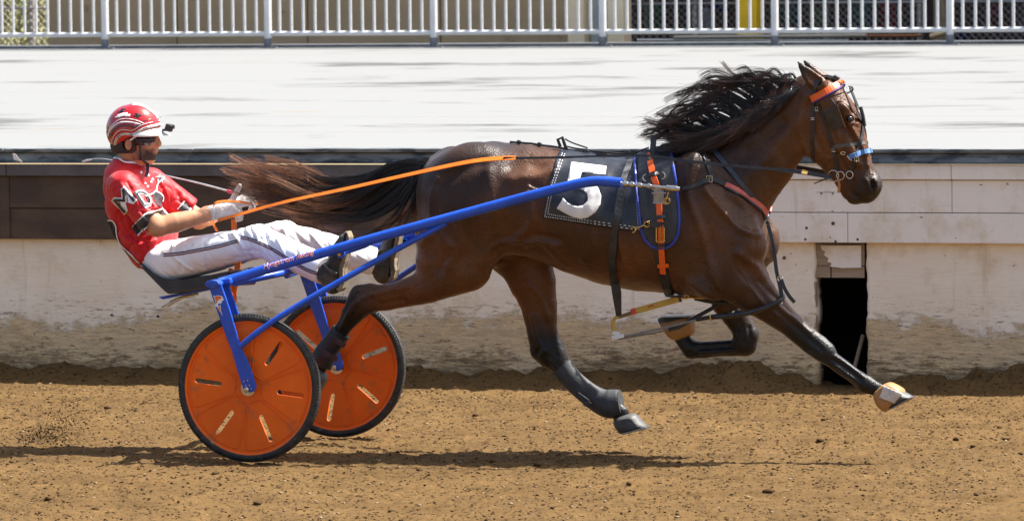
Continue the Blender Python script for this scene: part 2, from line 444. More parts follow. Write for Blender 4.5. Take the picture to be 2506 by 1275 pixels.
# ================================================================== SETTING
# ---- materials
m_dirt = M('track_dirt', (.131,.0775,.0295), (.094,.055,.021), scale=2.6, rough=.95, spec=.1, bump=.6, bscale=170, lo=.35, hi=.65, c3=(.042,.024,.0095), s3=48, lo3=.55, hi3=.62, detail=4)  # dark specks: clods, plus small crevice shadows put into the colour
m_clod = M('dirt_clod', (.085,.048,.019), (.05,.029,.012), scale=20, rough=.95, spec=.1)
m_pale = M('pale_stone', (.27,.2,.125), (.21,.15,.09), scale=30, rough=.85, spec=.2)
def noise_node(n, L, src, scale, detail=6, rough=.6):
    t = n.new('ShaderNodeTexNoise'); t.inputs['Scale'].default_value = scale; t.inputs['Detail'].default_value = detail; t.inputs['Roughness'].default_value = rough
    L.new(src, t.inputs['Vector']); return t.outputs['Fac']
def wall_material(name, base, base2, dirt, dirt2, z_lo, z_hi, edge=.5, streak=.0, bump=.25):
    """painted wall: paint above, ragged dirt staining from the ground up, flaking and small marks"""
    m = bpy.data.materials.new(name); m.use_nodes = True; nt = m.node_tree; n = nt.nodes; L = nt.links; b = n['Principled BSDF']
    b.inputs['Roughness'].default_value = .78; b.inputs['Specular IOR Level'].default_value = .25
    tc = n.new('ShaderNodeTexCoord'); o = tc.outputs['Object']
    sep = n.new('ShaderNodeSeparateXYZ'); L.new(o, sep.inputs[0])
    st = n.new('ShaderNodeMapping'); st.inputs['Scale'].default_value = (1, 1, 2.6); L.new(o, st.inputs[0])
    def mix(f, a, c):
        x = n.new('ShaderNodeMix'); x.data_type = 'RGBA'; L.new(f, x.inputs[0])
        if isinstance(a, tuple): x.inputs[6].default_value = (*a, 1)
        else: L.new(a, x.inputs[6])
        if isinstance(c, tuple): x.inputs[7].default_value = (*c, 1)
        else: L.new(c, x.inputs[7])
        return x.outputs[2]
    def rng(src, lo, hi, a=0, c=1):
        r = n.new('ShaderNodeMapRange'); r.inputs[1].default_value = lo; r.inputs[2].default_value = hi; r.inputs[3].default_value = a; r.inputs[4].default_value = c
        L.new(src, r.inputs[0]); return r.outputs[0]
    def math_(op, a, c):
        q = n.new('ShaderNodeMath'); q.operation = op
        for k, v in ((0, a), (1, c)):
            if isinstance(v, (int, float)): q.inputs[k].default_value = v
            else: L.new(v, q.inputs[k])
        return q.outputs[0]
    hs = n.new('ShaderNodeMapping'); hs.inputs['Scale'].default_value = (.55, 1, 3.2); L.new(o, hs.inputs[0])
    col = mix(rng(noise_node(n, L, o, 1.6), .35, .65), base, base2)
    n1 = noise_node(n, L, o, 1.9, 10, .72); n2 = noise_node(n, L, st.outputs[0], 9, 8, .75); n6 = noise_node(n, L, hs.outputs[0], 16, 8, .75)
    # fine horizontal cracks and scuffs in the paint
    col = mix(math_('MULTIPLY', rng(n6, .60, .66), .35), col, (base[0]*.66, base[1]*.58, base[2]*.48))
    # faint brown wash
    n3 = noise_node(n, L, o, 4, 9, .72)
    col = mix(math_('MULTIPLY', rng(n3, .52, .66), .5), col, (base[0]*.70, base[1]*.58, base[2]*.40))
    # dirt line: ragged, sharp edged, two tones
    zz = math_('ADD', sep.outputs['Z'], math_('MULTIPLY', math_('SUBTRACT', n1, .5), edge))
    zz = math_('ADD', zz, math_('MULTIPLY', math_('SUBTRACT', n2, .5), edge*.6))
    f1 = rng(zz, z_hi+.01, z_hi-.045)
    col = mix(math_('MULTIPLY', f1, .8), col, mix(rng(n6, .42, .58), dirt, (dirt[0]*1.5, dirt[1]*1.5, dirt[2]*1.45)))
    z2 = math_('ADD', zz, math_('MULTIPLY', math_('SUBTRACT', n6, .5), edge*.5))
    f2 = rng(z2, z_lo, z_lo-.06)
    col = mix(math_('MULTIPLY', f2, .85), col, mix(rng(n6, .4, .6), dirt2, dirt))
    low = rng(sep.outputs['Z'], z_hi+.16, z_hi-.02)
    n4 = noise_node(n, L, hs.outputs[0], 26, 4, .65)
    col = mix(math_('MULTIPLY', rng(n4, .60, .635), math_('MULTIPLY', low, .75)), col, dirt2)
    n5 = noise_node(n, L, hs.outputs[0], 33, 4, .65)
    col = mix(math_('MULTIPLY', rng(n5, .62, .65), math_('MULTIPLY', low, .7)), col, (base[0]*.75, base[1]*.7, base[2]*.62))
    vs = n.new('ShaderNodeMapping'); vs.inputs['Scale'].default_value = (5, 1, .35); L.new(o, vs.inputs[0])
    n8 = noise_node(n, L, vs.outputs[0], 2.2, 6, .7)        # water streaks down the face
    col = mix(math_('MULTIPLY', rng(n8, .57, .68), .38), col, (base[0]*.6, base[1]*.5, base[2]*.35))
    n7 = noise_node(n, L, o, 30, 2, .5)
    col = mix(math_('MULTIPLY', rng(n7, .74, .76), .7), col, (.12, .09, .06))
    L.new(col, b.inputs['Base Color'])
    hh = math_('ADD', math_('MULTIPLY', n6, .5), math_('MULTIPLY', f1, math_('ADD', n4, noise_node(n, L, o, 70, 5, .7))))
    k = n.new('ShaderNodeBump'); k.inputs['Strength'].default_value = bump; k.inputs['Distance'].default_value = .02; L.new(hh, k.inputs['Height']); L.new(k.outputs[0], b.inputs['Normal'])
    return m
m_wall = wall_material('painted_concrete', (.95,.86,.72), (.89,.78,.61), (.50,.355,.18), (.15,.092,.042), .17, .38, .62, bump=.55)
m_board = wall_material('white_painted_board', (.90,.85,.77), (.84,.79,.71), (.5,.42,.3), (.45,.36,.24), -.2, -.1, .2, bump=.08)
m_dark = M('weathered_dark_board', (.065,.042,.031), (.105,.068,.046), scale=3.2, rough=.62, spec=.35, bump=.25, bscale=45, stretch=(1,1,2), c3=(.17,.15,.14), s3=13, lo3=.68, hi3=.78)
m_darktop = M('dark_grey_cap_board', (.115,.105,.11), (.08,.07,.07), scale=5, rough=.6, bump=.15, c3=(.28,.28,.3), s3=9, lo3=.68, hi3=.8)
m_gutter = M('weathered_grey_metal', (.12,.135,.14), (.24,.26,.26), scale=4, rough=.45, spec=.6, metal=.3, bump=.2, bscale=30, stretch=(1,1,4), c3=(.05,.06,.07), s3=7, lo3=.5, hi3=.6)
m_deck = M('worn_white_deck', (.196,.200,.199), (.088,.089,.088), scale=1.3, rough=.8, spec=.15, stretch=(.42,.7,1), lo=.545, hi=.65, detail=15, c3=(.2,.15,.09), s3=.9, lo3=.68, hi3=.73)
m_white = M('white_enamel', (.72,.72,.72), (.65,.65,.65), scale=14, rough=.4, spec=.5)
m_shoe = M('dull_grey_metal', (.2,.21,.24), (.14,.15,.17), scale=20, rough=.5, metal=.4)
m_tan = M('tan_concrete', (.50,.37,.22), (.42,.31,.18), scale=1.5, rough=.9, bump=.2, c3=(.27,.19,.11), s3=3.2, lo3=.64, hi3=.68)
m_cream = M('cream_concrete', (.95,.80,.55), (.9,.74,.49), scale=3, rough=.8)
m_galv = M('galvanised_wire', (.33,.29,.27), (.24,.21,.2), scale=9, rough=.5, metal=.5)
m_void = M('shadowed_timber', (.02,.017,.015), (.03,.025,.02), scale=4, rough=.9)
# ---- ground to the horizon and the track
g = B(); g.add([(-900,-900,-.12),(900,-900,-.12),(900,1200,-.12),(-900,1200,-.12)], [(0,1,2,3)])
tag(g.obj('ground', M('far_earth', (.18,.12,.06), (.15,.13,.06), scale=.4, rough=.95)), kind='structure')
WALL_Y = 4.05
def track_z(X, Y):
    z = fbm(X*3.1, Y*3.1, 0*X, 3)*.006
    b = fbm(X*17, Y*12, 0*X+3, 4); z = z+b*.009
    q = np.clip(fbm(X*26, Y*20, 0*X+9, 3)-.24, 0, 1)*.032; z = z+q
    h = np.clip(.12-fbm(X*9, Y*11, 0*X+31, 3), -1, 0)*.035; z = z+h        # pits
    # bank of loose soil thrown up along the foot of the wall
    for y0, a_, w_ in ((-2.55,.010,.05),(-1.75,.012,.06),(-1.05,.008,.04),(.9,.010,.05),(1.75,.008,.05),(2.6,.010,.06),(-.675,.012,.04),(.675,.012,.04)): z = z-a_*np.exp(-((Y-y0-.05*np.sin(X*.7+y0))/w_)**2)+a_*.6*np.exp(-((Y-y0-1.6*w_)/w_)**2)
    t = np.clip((Y-3.66)/(WALL_Y-3.66), 0, 1)
    bank = .035+.09*np.clip(fbm(X*1.2+4, 0*Y, 0*X+5, 3)+.25, 0, 1)+.12*np.exp(-((X-1.15)/.33)**2)+.10*np.exp(-((X-2.86)/.16)**2)+.05*np.exp(-((X-.2)/.5)**2)
    bank = bank*(1-.9*np.exp(-((X-1.83)/.2)**4))
    z = z+t**1.6*bank*(1+.8*fbm(X*9, Y*9, 0*X+2, 3))
    return z
def sheet(x0, x1, nx, y0, y1, ny):
    X, Y = np.meshgrid(np.linspace(x0, x1, nx), np.linspace(y0, y1, ny), indexing='ij'); Z = track_z(X, Y)
    V = np.stack([X, Y, Z], -1).reshape(-1, 3); i = np.arange(nx-1)[:, None]*ny+np.arange(ny-1)[None]
    F = np.stack([i, i+ny, i+ny+1, i+1], -1).reshape(-1, 4); return V, F
V, F = sheet(-3.9, 4.1, 880, -3.6, 4.3, 420)
tag(mesh_obj('track', V, F, m_dirt, None, True), kind='structure')
for nm, (x0, x1, nx, y0, y1, ny) in {'track_beyond': (-16, -3.9, 240, -3.6, 4.3, 160), 'track_ahead': (4.1, 16, 240, -3.6, 4.3, 160), 'track_front': (-16, 16, 400, -22, -3.6, 240)}.items():
    V, F = sheet(x0, x1, nx, y0, y1, ny); tag(mesh_obj(nm, V, F, m_dirt, None, True), kind='structure')
ICO = bmesh.new(); bmesh.ops.create_icosphere(ICO, subdivisions=1, radius=1); ICO_V = np.array([v.co[:] for v in ICO.verts]); ICO_F = np.array([[v.index for v in f.verts] for f in ICO.faces]); ICO.free()
def lumps(name, pos, size, mat, flat=.6):
    n = len(pos); k = len(ICO_V); V = np.zeros((n, k, 3))
    for i in range(n):
        a = RNG.random()*6.28; c, s_ = math.cos(a), math.sin(a); q = ICO_V*(.6+.8*RNG.random((k, 1)))*np.array([1+.5*RNG.random(), 1, flat])
        V[i] = np.stack([q[:, 0]*c-q[:, 1]*s_, q[:, 0]*s_+q[:, 1]*c, q[:, 2]], 1)*size[i]+pos[i]
    F = (ICO_F[None]+np.arange(n)[:, None, None]*k).reshape(-1, 3); return mesh_obj(name, V.reshape(-1, 3), F, mat)
n = 13000; xy = np.stack([RNG.uniform(-3.6, 3.8, n), RNG.uniform(-3.4, 4.0, n)], 1); sz = .0028+.0050*RNG.random(n)**2+.013*(RNG.random(n) < .014)*RNG.random(n)
z = track_z(xy[:, 0], xy[:, 1]); tag(lumps('dirt_clods', np.c_[xy, z+sz*.25], sz, m_clod), 'brown crumbled dirt clods strewn over the sunlit track', 'clods', kind='stuff')
n = 12000; xy = np.stack([RNG.uniform(-3.6, 3.8, n), RNG.uniform(-3.4, 4.0, n)], 1); sz = .002+.0045*RNG.random(n)**2
z = track_z(xy[:, 0], xy[:, 1]); tag(lumps('dirt_crumbs', np.c_[xy, z+sz*.3], sz, m_dirt), 'small tan dirt crumbs over the whole track', 'crumbs', kind='stuff')
n = 1500; xy = np.stack([RNG.uniform(-3.6, 3.8, n), RNG.uniform(-3.4, 4.0, n)], 1); sz = .003+.006*RNG.random(n)**2
z = track_z(xy[:, 0], xy[:, 1]); tag(lumps('pale_gravel', np.c_[xy, z+sz*.3], sz, m_pale), 'pale stone chips scattered in the track dirt', 'gravel', kind='stuff')
# ---- wall along the track
def WX(px, py=600): return P(px, py, WALL_Y).x
def WZ(py, px=2400): return P(px, py, WALL_Y).z
z_top, z_nose, z_gut = WZ(365), WZ(375), WZ(402)
wall = empty('trackside_wall', (0, WALL_Y, 0), 'low trackside wall, dark boards one end, white painted boards the other, stained base', 'wall')
x_split = WX(1420); xh0, xh1 = WX(1990, 800), WX(2117, 800)
z_base = WZ(597)
def base_block(x0, x1, rag0, rag1):
    nx = max(12, int((x1-x0)/.018)); nz = 56; xs = np.linspace(x0, x1, nx); zs = np.linspace(-.12, z_base+.03, nz)
    X, Z = np.meshgrid(xs, zs, indexing='ij')
    if rag0: X[0] += fbm(0*zs, zs*16, 0*zs+1, 4)*.018
    if rag1: X[-1] += fbm(0*zs, zs*16, 0*zs+8, 4)*.018
    Y = WALL_Y+.055-.012*(fbm(X*2.2, 0*X, Z*4, 4))-.02*np.clip(.4-Z, 0, 1)*np.clip(fbm(X*7, 0*X, Z*16+3, 4)+.1, 0, 1)
    n0 = nx*nz; V = np.concatenate([np.stack([X, Y, Z], -1).reshape(-1, 3), np.stack([X, 0*Y+WALL_Y+.22, Z], -1).reshape(-1, 3)])
    i = np.arange(nx-1)[:, None]*nz+np.arange(nz-1)[None]; F = np.stack([i, i+nz, i+nz+1, i+1], -1).reshape(-1, 4)
    e0 = np.arange(nz-1); s0 = np.stack([e0, e0+1, e0+1+n0, e0+n0], -1); e1 = e0+(nx-1)*nz; s1 = np.stack([e1, e1+n0, e1+1+n0, e1+1], -1)
    F = np.concatenate([F, s0, s1, F[:, ::-1]+n0]); return V, F
for x0, x1, r0, r1 in ((-13, -3.6, 0, 0), (-3.6, xh0, 0, 1), (xh1, 3.4, 1, 0), (3.4, 13, 0, 0)):
    V, F = base_block(x0, x1, r0, r1); mesh_obj('wall_base', V, F, m_wall, wall, True)
# boards: white on the far run, dark on the near run, each board its own piece
def board(name, x0, x1, z0, z1, y, th, mat, bev=.004):
    return B().box(((x0+x1)/2, y+th/2, (z0+z1)/2), (x1-x0-.003, th, z1-z0), None).obj(name, mat, wall, bevel=bev)
zb = [WZ(597), WZ(522), WZ(441), WZ(403)]
for zi, (z0, z1) in enumerate(zip(zb[:-1], zb[1:])):
    xs = [x_split, WX(2075) if zi < 1 else WX(2330), 4.9, 8.0, 13]
    for a, b in zip(xs[:-1], xs[1:]): board('white_board', a, b, z0+.002, z1-.002, WALL_Y-(.004, .0, .022)[zi], .05, m_board)
zd = [WZ(586, 100), WZ(510, 100), WZ(431, 100), WZ(402, 100)]
xs = [-13, -10.2, -7.8, -5.4, WX(22), -.55, x_split]
for zi, (z0, z1) in enumerate(zip(zd[:-1], zd[1:])):
    for a, b in zip(xs[:-1], xs[1:]): board('dark_board', a, b, z0+.0015, z1-.0015, WALL_Y+(.006, .0, -.03)[zi], .045, m_dark if zi < 2 else m_darktop)
for a, b in zip(xs[:-1], xs[1:]): B().box((b-.02, WALL_Y-.004, (zd[0]+zd[2])/2), (.055, .008, zd[2]-zd[0]-.01)).obj('board_batten', m_dark, wall)
# broken patch boards over the opening
x0, x1 = WX(1976, 640), WX(2107, 640)
B().box(((x0+x1)/2, WALL_Y+.10, (WZ(600)+WZ(655))/2), (x1-x0, .02, WZ(600)-WZ(655)-.003)).obj('patch_board', M('bare_grey_timber', (.42,.33,.24), (.33,.25,.17), scale=6, rough=.85, stretch=(1,1,8), bump=.3), wall, bevel=.003)
xm = WX(2024, 670)
for a, b in ((x0, xm), (xm, x1)): B().box(((a+b)/2, WALL_Y+.105, (WZ(656)+WZ(685))/2), (b-a-.006, .02, WZ(656)-WZ(685))).obj('patch_board', MATS['bare_grey_timber'], wall, bevel=.003)
pl = [(2008,601),(2012,612),(2020,616),(2016,624),(2028,633),(2024,640),(2036,645),(2030,652),(2060,656),(2107,655),(2107,601)]
B().pxprism(pl, WALL_Y+.075, .012).obj('peeling_paint', m_board, wall)
B().pxprism([(1982,690),(1996,690),(1999,948),(1984,946)], WALL_Y+.06, .05).obj('opening_post', MATS['bare_grey_timber'], wall, bevel=.004)
B().tube([P(2090,905,WALL_Y+.2), P(2112,820,WALL_Y+.28)], .012, 8).obj('leaning_stick', MATS['bare_grey_timber'], wall)
# back of the hollow behind the opening
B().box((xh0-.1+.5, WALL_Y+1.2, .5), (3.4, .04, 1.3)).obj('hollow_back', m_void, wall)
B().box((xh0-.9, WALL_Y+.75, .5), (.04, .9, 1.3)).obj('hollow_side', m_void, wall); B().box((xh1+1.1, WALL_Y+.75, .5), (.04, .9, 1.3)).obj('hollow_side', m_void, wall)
# metal edge: gutter strip and nosing along the deck
for a, b in zip((-13, -6, -2.25, WX(2150), 6.5), (-6, -2.25, WX(2150), 6.5, 13)):
    B().prism([(WALL_Y-.035, z_gut), (WALL_Y-.041, z_gut+.004), (WALL_Y-.012, z_gut+.012), (WALL_Y-.004, z_nose-.006), (WALL_Y-.03, z_nose), (WALL_Y+.1, z_nose), (WALL_Y+.1, z_gut)], a+.001, b-.001, axis=0).obj('gutter_strip', m_gutter, wall)
xs = [-13, -7, -3.1, WX(480), WX(1180), WX(1700), 2.0, 4.6, 8, 13]
for i, (a, b) in enumerate(zip(xs[:-1], xs[1:])):
    B().box(((a+b)/2, WALL_Y+.03, (z_nose+z_top)/2+.002*(i % 2)), (b-a-.004, .12+.012*(i % 2), z_top-z_nose-.002)).obj('edge_nosing', m_gutter, wall, bevel=.003)
# nail heads and a bracket on the white boards
for px, py, r in ((2039,547,6),(1974,558,4.5),(1971,586,4),(2045,591,4),(1919,631,5),(2099,586,4),(2010,474,2.5),(2038,474,2.5)):
    B().lathe([(0, -.004), (r*.0018, -.003), (r*.0018, .004)], P(px, py, WALL_Y-.002+(.0 if py < 600 else .05)), n=10).obj('nail_head', M('rusty_nail', (.06,.045,.04), (.14,.07,.04), scale=90, rough=.7), wall)
B().pxprism([(1998,470.6),(2044,470.2),(2044,471.2),(1998,471.4)], WALL_Y-.001, .004).obj('board_split', m_void, wall)
# scrap of torn white paper and a wisp of plastic caught on the gutter
b = B(); b.pxprism([(30,376),(36,376),(54,397),(34,391)], WALL_Y-.055, .002)
tag(b.obj('paper_scrap', M('white_paper', (.8,.8,.76), rough=.7)), 'torn white paper scrap caught on the metal edge behind the driver', 'paper')
# ---- deck of worn white panels, rising a little to the back
DECK_Y1 = 21.0; zr = P(1250, 113, DECK_Y1).z
def deck_z(y): return z_top+(zr-z_top)*(y-WALL_Y)/(DECK_Y1-WALL_Y)
deck = empty('deck', (0, WALL_Y, 0), kind='structure')
B().add([(-30, WALL_Y+.05, deck_z(WALL_Y)-.05), (30, WALL_Y+.05, deck_z(WALL_Y)-.05), (30, 22, zr-.05), (-30, 22, zr-.05)], [(0,1,2,3)]).obj('deck_base', m_void, deck)
rows = 9; ry = (DECK_Y1-WALL_Y)/rows; pan = None
slope = math.atan2(zr-z_top, DECK_Y1-WALL_Y)
for r in range(rows):
    yc = WALL_Y+ry*(r+.5); far = r/rows; xc0 = -1.0-far*5.2
    for c_ in range(-3, 4):
        if pan is None:
            pan = B().box((0,0,0), (3.05-.004, ry-.004, .03)).obj('deck_panel', m_deck, None, bevel=.002); o = pan; pan.parent = deck
        else: o = pan.copy(); COL.objects.link(o); o.parent = deck
        o.matrix_parent_inverse = Matrix.Identity(4)
        o.location = (xc0+c_*3.05+(r % 2)*1.3, yc-WALL_Y, deck_z(yc)-.017+.0006*((r*7+c_*3) % 3)); o.rotation_euler = (slope, 0, 0)
# the deck panels read world positions for their wear so no two look alike
nt = m_deck.node_tree
for nd in nt.nodes:
    if nd.type == 'MAPPING':
        ge = nt.nodes.new('ShaderNodeNewGeometry'); nt.links.new(ge.outputs['Position'], nd.inputs[0])
# ---- railing at the back of the deck
RY = DECK_Y1-.25
def RX(px, y=60): return P(px, y, RY).x
def RZ(py, px=1250): return P(px, py, RY).z
rail = empty('steel_railing', (0, RY, 0), 'long white steel railing with thin pickets at the back of the deck', 'railing')
post_px = [257, 660, 1066, 1485, 1900, 2325]; post_x = [RX(q) for q in post_px]
sp = (post_x[-1]-post_x[0])/5; post_x = [post_x[0]+sp*k for k in range(-5, 11)]
zb0 = deck_z(RY); zrail = RZ(80)
z_up = zb0+1.15
B().tube([(post_x[0], RY, zrail), (post_x[-1], RY, zrail)], .021, 12).obj('bottom_rail', m_white, rail, True)
B().tube([(post_x[0], RY, z_up), (post_x[-1], RY, z_up)], .026, 12).obj('top_rail', m_white, rail, True)
po = sh = pk = None
for i, x in enumerate(post_x):
    if po is None:
        po = B().tube([(0, 0, 0), (0, 0, z_up-zb0)], .033, 14).obj('post', m_white, None, True); po.parent = rail
        sh = B().tube([(0, -.002, 0), (0, -.002, .085)], .037, 14).box((0, 0, .006), (.15, .12, .012)).obj('post_shoe', m_shoe, None); sh.parent = rail
        a, b = po, sh
    else:
        a, b = po.copy(), sh.copy(); COL.objects.link(a); COL.objects.link(b)
    a.location = (x, 0, zb0); b.location = (x, 0, zb0)
    if i < len(post_x)-1:
        for k in range(1, 14):
            if pk is None:
                pk = B().tube([(0, 0, 0), (0, 0, z_up-zrail)], .0135, 8).obj('picket', m_white, None, True); pk.parent = rail; c_ = pk
            else: c_ = pk.copy(); COL.objects.link(c_)
            c_.location = (x+sp*k/14, 0, zrail)
# dark kerb strip under the railing
tag(B().box((0, RY+.3, zb0+.012), (50, .5, .03)).obj('deck_rear_kerb', M('dark_kerb', (.06,.07,.08), (.12,.13,.15), scale=6, rough=.6)), kind='structure')
# ---- behind the railing
BY = 23.0
def BX(px): return P(px, 100, BY).x
zbb = zr-.35
bw = empty('concrete_building', (BX(760), BY, zbb), 'tan stained concrete wall behind the white railing', 'building')
pw = (BX(1407)-BX(118))/4
for k in range(4):
    B().box((BX(118)+pw*(k+.5), BY+.2, zbb+1.6), (pw-.012, .4, 3.4)).obj('wall_panel', m_tan, bw, bevel=.006)
def pillar(px0, px1, name, mat, label, y=BY-.1, h=3.4):
    a, b = BX(px0), BX(px1); t = empty(name, ((a+b)/2, y, zbb), label, 'pillar')
    B().box(((a+b)/2, y, zbb+h/2), (b-a, .3, h)).obj('shaft', mat, t, bevel=.01)
    B().box(((a+b)/2, y, zbb+.06), (b-a+.04, .34, .12)).obj('plinth', mat, t, bevel=.006); return t
pillar(1407, 1445, 'concrete_pillar', m_cream, 'cream pillar at the end of the tan wall behind the railing')
pillar(1503, 1543, 'concrete_pillar', m_cream, 'cream pillar at the start of the chain-link fence behind the railing')
t = empty('grey_door', (BX(1470), BY, zbb), 'pale blue-grey metal door between the two cream pillars', 'door')
B().box((BX(1458), BY, zbb+1.6), (BX(1468)-BX(1446), .06, 3.2)).obj('door_leaf', M('pale_blue_paint', (.55,.62,.66), (.48,.55,.6), scale=4, rough=.5), t, bevel=.004)
B().box((BX(1485), BY+.15, zbb+1.6), (BX(1503)-BX(1467), .06, 3.2)).obj('door_gap', m_void, t)
pillar(1808, 1855, 'yellow_column', M('yellow_paint', (.95,.60,.008), (.88,.53,.008), scale=5, rough=.5), 'bright yellow painted column in front of the chain-link fence', BY+.1)
pillar(2276, 2304, 'brown_column', M('brown_masonry', (.26,.2,.13), (.2,.15,.1), scale=9, rough=.9, bump=.3), 'brown masonry column behind the railing near the right edge', BY+.3)
def chainlink(x0, x1, y, z0, z1, step, r, mat, parent):
    b = B(); h = z1-z0; k = x0-h
    while k < x1:
        for sgn in (1, -1):
            a = Vector((k, y+.004*sgn, z0 if sgn > 0 else z1)); c_ = Vector((k+h, y+.004*sgn, z1 if sgn > 0 else z0))
            t0 = max(0, (x0-a.x)/h); t1 = min(1, (x1-a.x)/h)
            if t1 > t0+.01: b.tube([a.lerp(c_, t0), a.lerp(c_, t1)], r, 4, caps=False)
        k += step
    return b.obj('wire_mesh', mat, parent)
def clfence(px0, px1, y, label, posts, mat=m_galv, h=1.5):
    x0, x1 = P(px0, 60, y).x, P(px1, 60, y).x; t = empty('chain_link_fence', ((x0+x1)/2, y, zbb), label, 'fence')
    chainlink(x0, x1, y, zbb+.1, zbb+h, .068, .0045, mat, t)
    zr_ = P(1800, 9, y).z
    B().tube([(x0, y-.02, zr_), (x1, y-.02, zr_)], .011, 8).obj('rail', M('galvanised_tube', (.46,.44,.43), (.36,.34,.33), scale=12, rough=.45, metal=.4), t, True)
    for q in posts: B().tube([(P(q, 60, y).x, y+.03, zbb), (P(q, 60, y).x, y+.03, zbb+h)], .03, 12).obj('post', MATS['galvanised_tube'], t, True)
    return t
clfence(1543, 2262, BY+.3, 'chain-link fence hung between the second cream pillar and the brown column', (1700, 2020, 2250))
clfence(2312, 2780, BY+.3, 'chain-link fence at the far right behind the railing', (2318, 2640))
clfence(-700, 117, BY+.6, 'chain-link fence at the left with sunny grass behind it', (75, -300))
# long timbers lying between the fence and the kerb
def beamlog(p0, p1, r, mat, label):
    a, b = P(*p0, BY-.5), P(*p1, BY-.5)
    t = B(); t.tube([a, a.lerp(b, .5), b], r, 10, sy=(1, 1.6)).obj
    tag(t.obj('timber_beam', mat, None, True), label, 'timber')
m_tim = M('pale_timber', (.46,.42,.34), (.36,.33,.27), scale=5, rough=.8, stretch=(.3,1,1))
beamlog((1560,99), (2078,100), .012, M('pale_pipe_paint', (.6,.6,.57), rough=.5), 'thin pale pipe lying along the kerb behind the railing')
beamlog((1650,92.5), (2121,87.5), .02, m_tim, 'pale timber beam lying behind the railing below the yellow column')
beamlog((2278,91), (2320,78), .03, M('tan_timber', (.62,.45,.24), (.5,.36,.2), scale=4, rough=.7), 'short tan timber leaning near the brown column')
beamlog((2124,89), (2255,88), .016, M('rusty_beam', (.32,.12,.04), (.2,.09,.04), scale=7, rough=.8), 'rusty beam lying behind the fence near the brown column')
# stacked drums and bins in the shaded yard behind the fence
def drum(px, py, rpx, hpx, col, label, y, name='drum'):
    c_ = P(px, py, y); u = U(c_); r = rpx*u; h = hpx*u; t = empty(name, c_, label, 'drum', 'drums and bins behind the fence')
    mt = M('drum_'+'%02d' % len(MATS), col, tuple(q*.7 for q in col), scale=8, rough=.5, spec=.4)
    B().lathe([(0, 0), (r*.96, 0), (r, .01), (r, h*.33), (r*1.03, h*.34), (r, h*.35), (r, h*.66), (r*1.03, h*.67), (r, h*.68), (r, h-.01), (r*.96, h)], c_, 2, 20).obj('shell', mt, t, True)
    B().lathe([(0, h+.004), (r*.9, h+.004), (r*.93, h-.006)], c_, 2, 20).obj('lid', mt, t)
for px, py, r, h, col, lb in ((1600,72,22,58,(.03,.12,.05),'dark green drum behind the fence beside the second cream pillar'),
                              (1720,70,26,48,(.38,.42,.46),'grey-white drum behind the fence left of the yellow column'),
                              (1760,30,26,80,(.015,.03,.16),'dark blue drum standing behind the grey-white one'),
                              (1930,60,24,85,(.02,.10,.10),'dark teal drum right of the yellow column'),
                              (2005,72,25,48,(.07,.13,.05),'olive green drum in the middle of the fenced yard'),
                              (2110,66,24,70,(.02,.12,.12),'teal drum next to the dark red one'),
                              (2172,70,20,60,(.22,.02,.03),'dark red drum in front of the brown column'),
                              (2352,96,22,30,(.01,.02,.12),'small blue drum behind the far right fence'),
                              (2440,64,18,70,(.12,.015,.02),'maroon drum behind the far right fence')):
    drum(px, py, r, h, col, lb, BY+1.6)
sx0 = P(1395,60,BY+3.2).x
tag(B().box((sx0+15, BY+3.2, zbb+2.5), (30, .2, 6)).obj('shed_wall', M('dark_shed', (.05,.036,.03), (.085,.06,.05), scale=2.5, rough=.9)), 'dark brown shed wall closing the yard behind the chain-link fence', 'wall')
tag(B().box((sx0+15.4, BY+1.6, zbb+3.6), (30, 3.4, .1)).obj('added_shade_roof', m_void), 'unseen roof added to keep the sun off the yard behind the fence', 'roof')  # added roof, out of view, blocks the sun from the yard
tag(B().box((BX(2100), BY+6, zbb-.05), (90, 12.5, .06)).obj('yard_floor', M('yard_earth', (.16,.13,.09), (.1,.085,.06), scale=2, rough=.95)), kind='structure')
# grass bank seen at the left end
V, F = [], []; nb = 5000
gx = RNG.uniform(BX(-900), BX(121), nb); gy = RNG.uniform(BY+1, BY+9, nb); gb = B()
GV = np.zeros((nb, 3, 3)); hgt = RNG.uniform(.05, .16, nb); zg = zbb+.02+(gy-BY-1)*.12
GV[:, 0] = np.stack([gx-.012, gy, zg], 1); GV[:, 1] = np.stack([gx+.012, gy+.01, zg], 1); GV[:, 2] = np.stack([gx+RNG.normal(0, .04, nb), gy+RNG.normal(0, .04, nb), zg+hgt], 1)
tag(mesh_obj('grass', GV.reshape(-1, 3), np.arange(nb*3).reshape(-1, 3), M('grass_blades', (.11,.14,.032), (.18,.175,.06), scale=3, rough=.7)), 'sunny green and straw grass beyond the left fence', 'grass', kind='stuff')
tag(B().add([(BX(-900), BY+.9, zbb), (BX(119), BY+.9, zbb), (BX(119), BY+12, zbb+1.33), (BX(-900), BY+12, zbb+1.33)], [(0,1,2,3)]).obj('grass_bank', M('grass_soil', (.165,.175,.06), (.21,.19,.08), scale=4, rough=.95)), kind='structure')
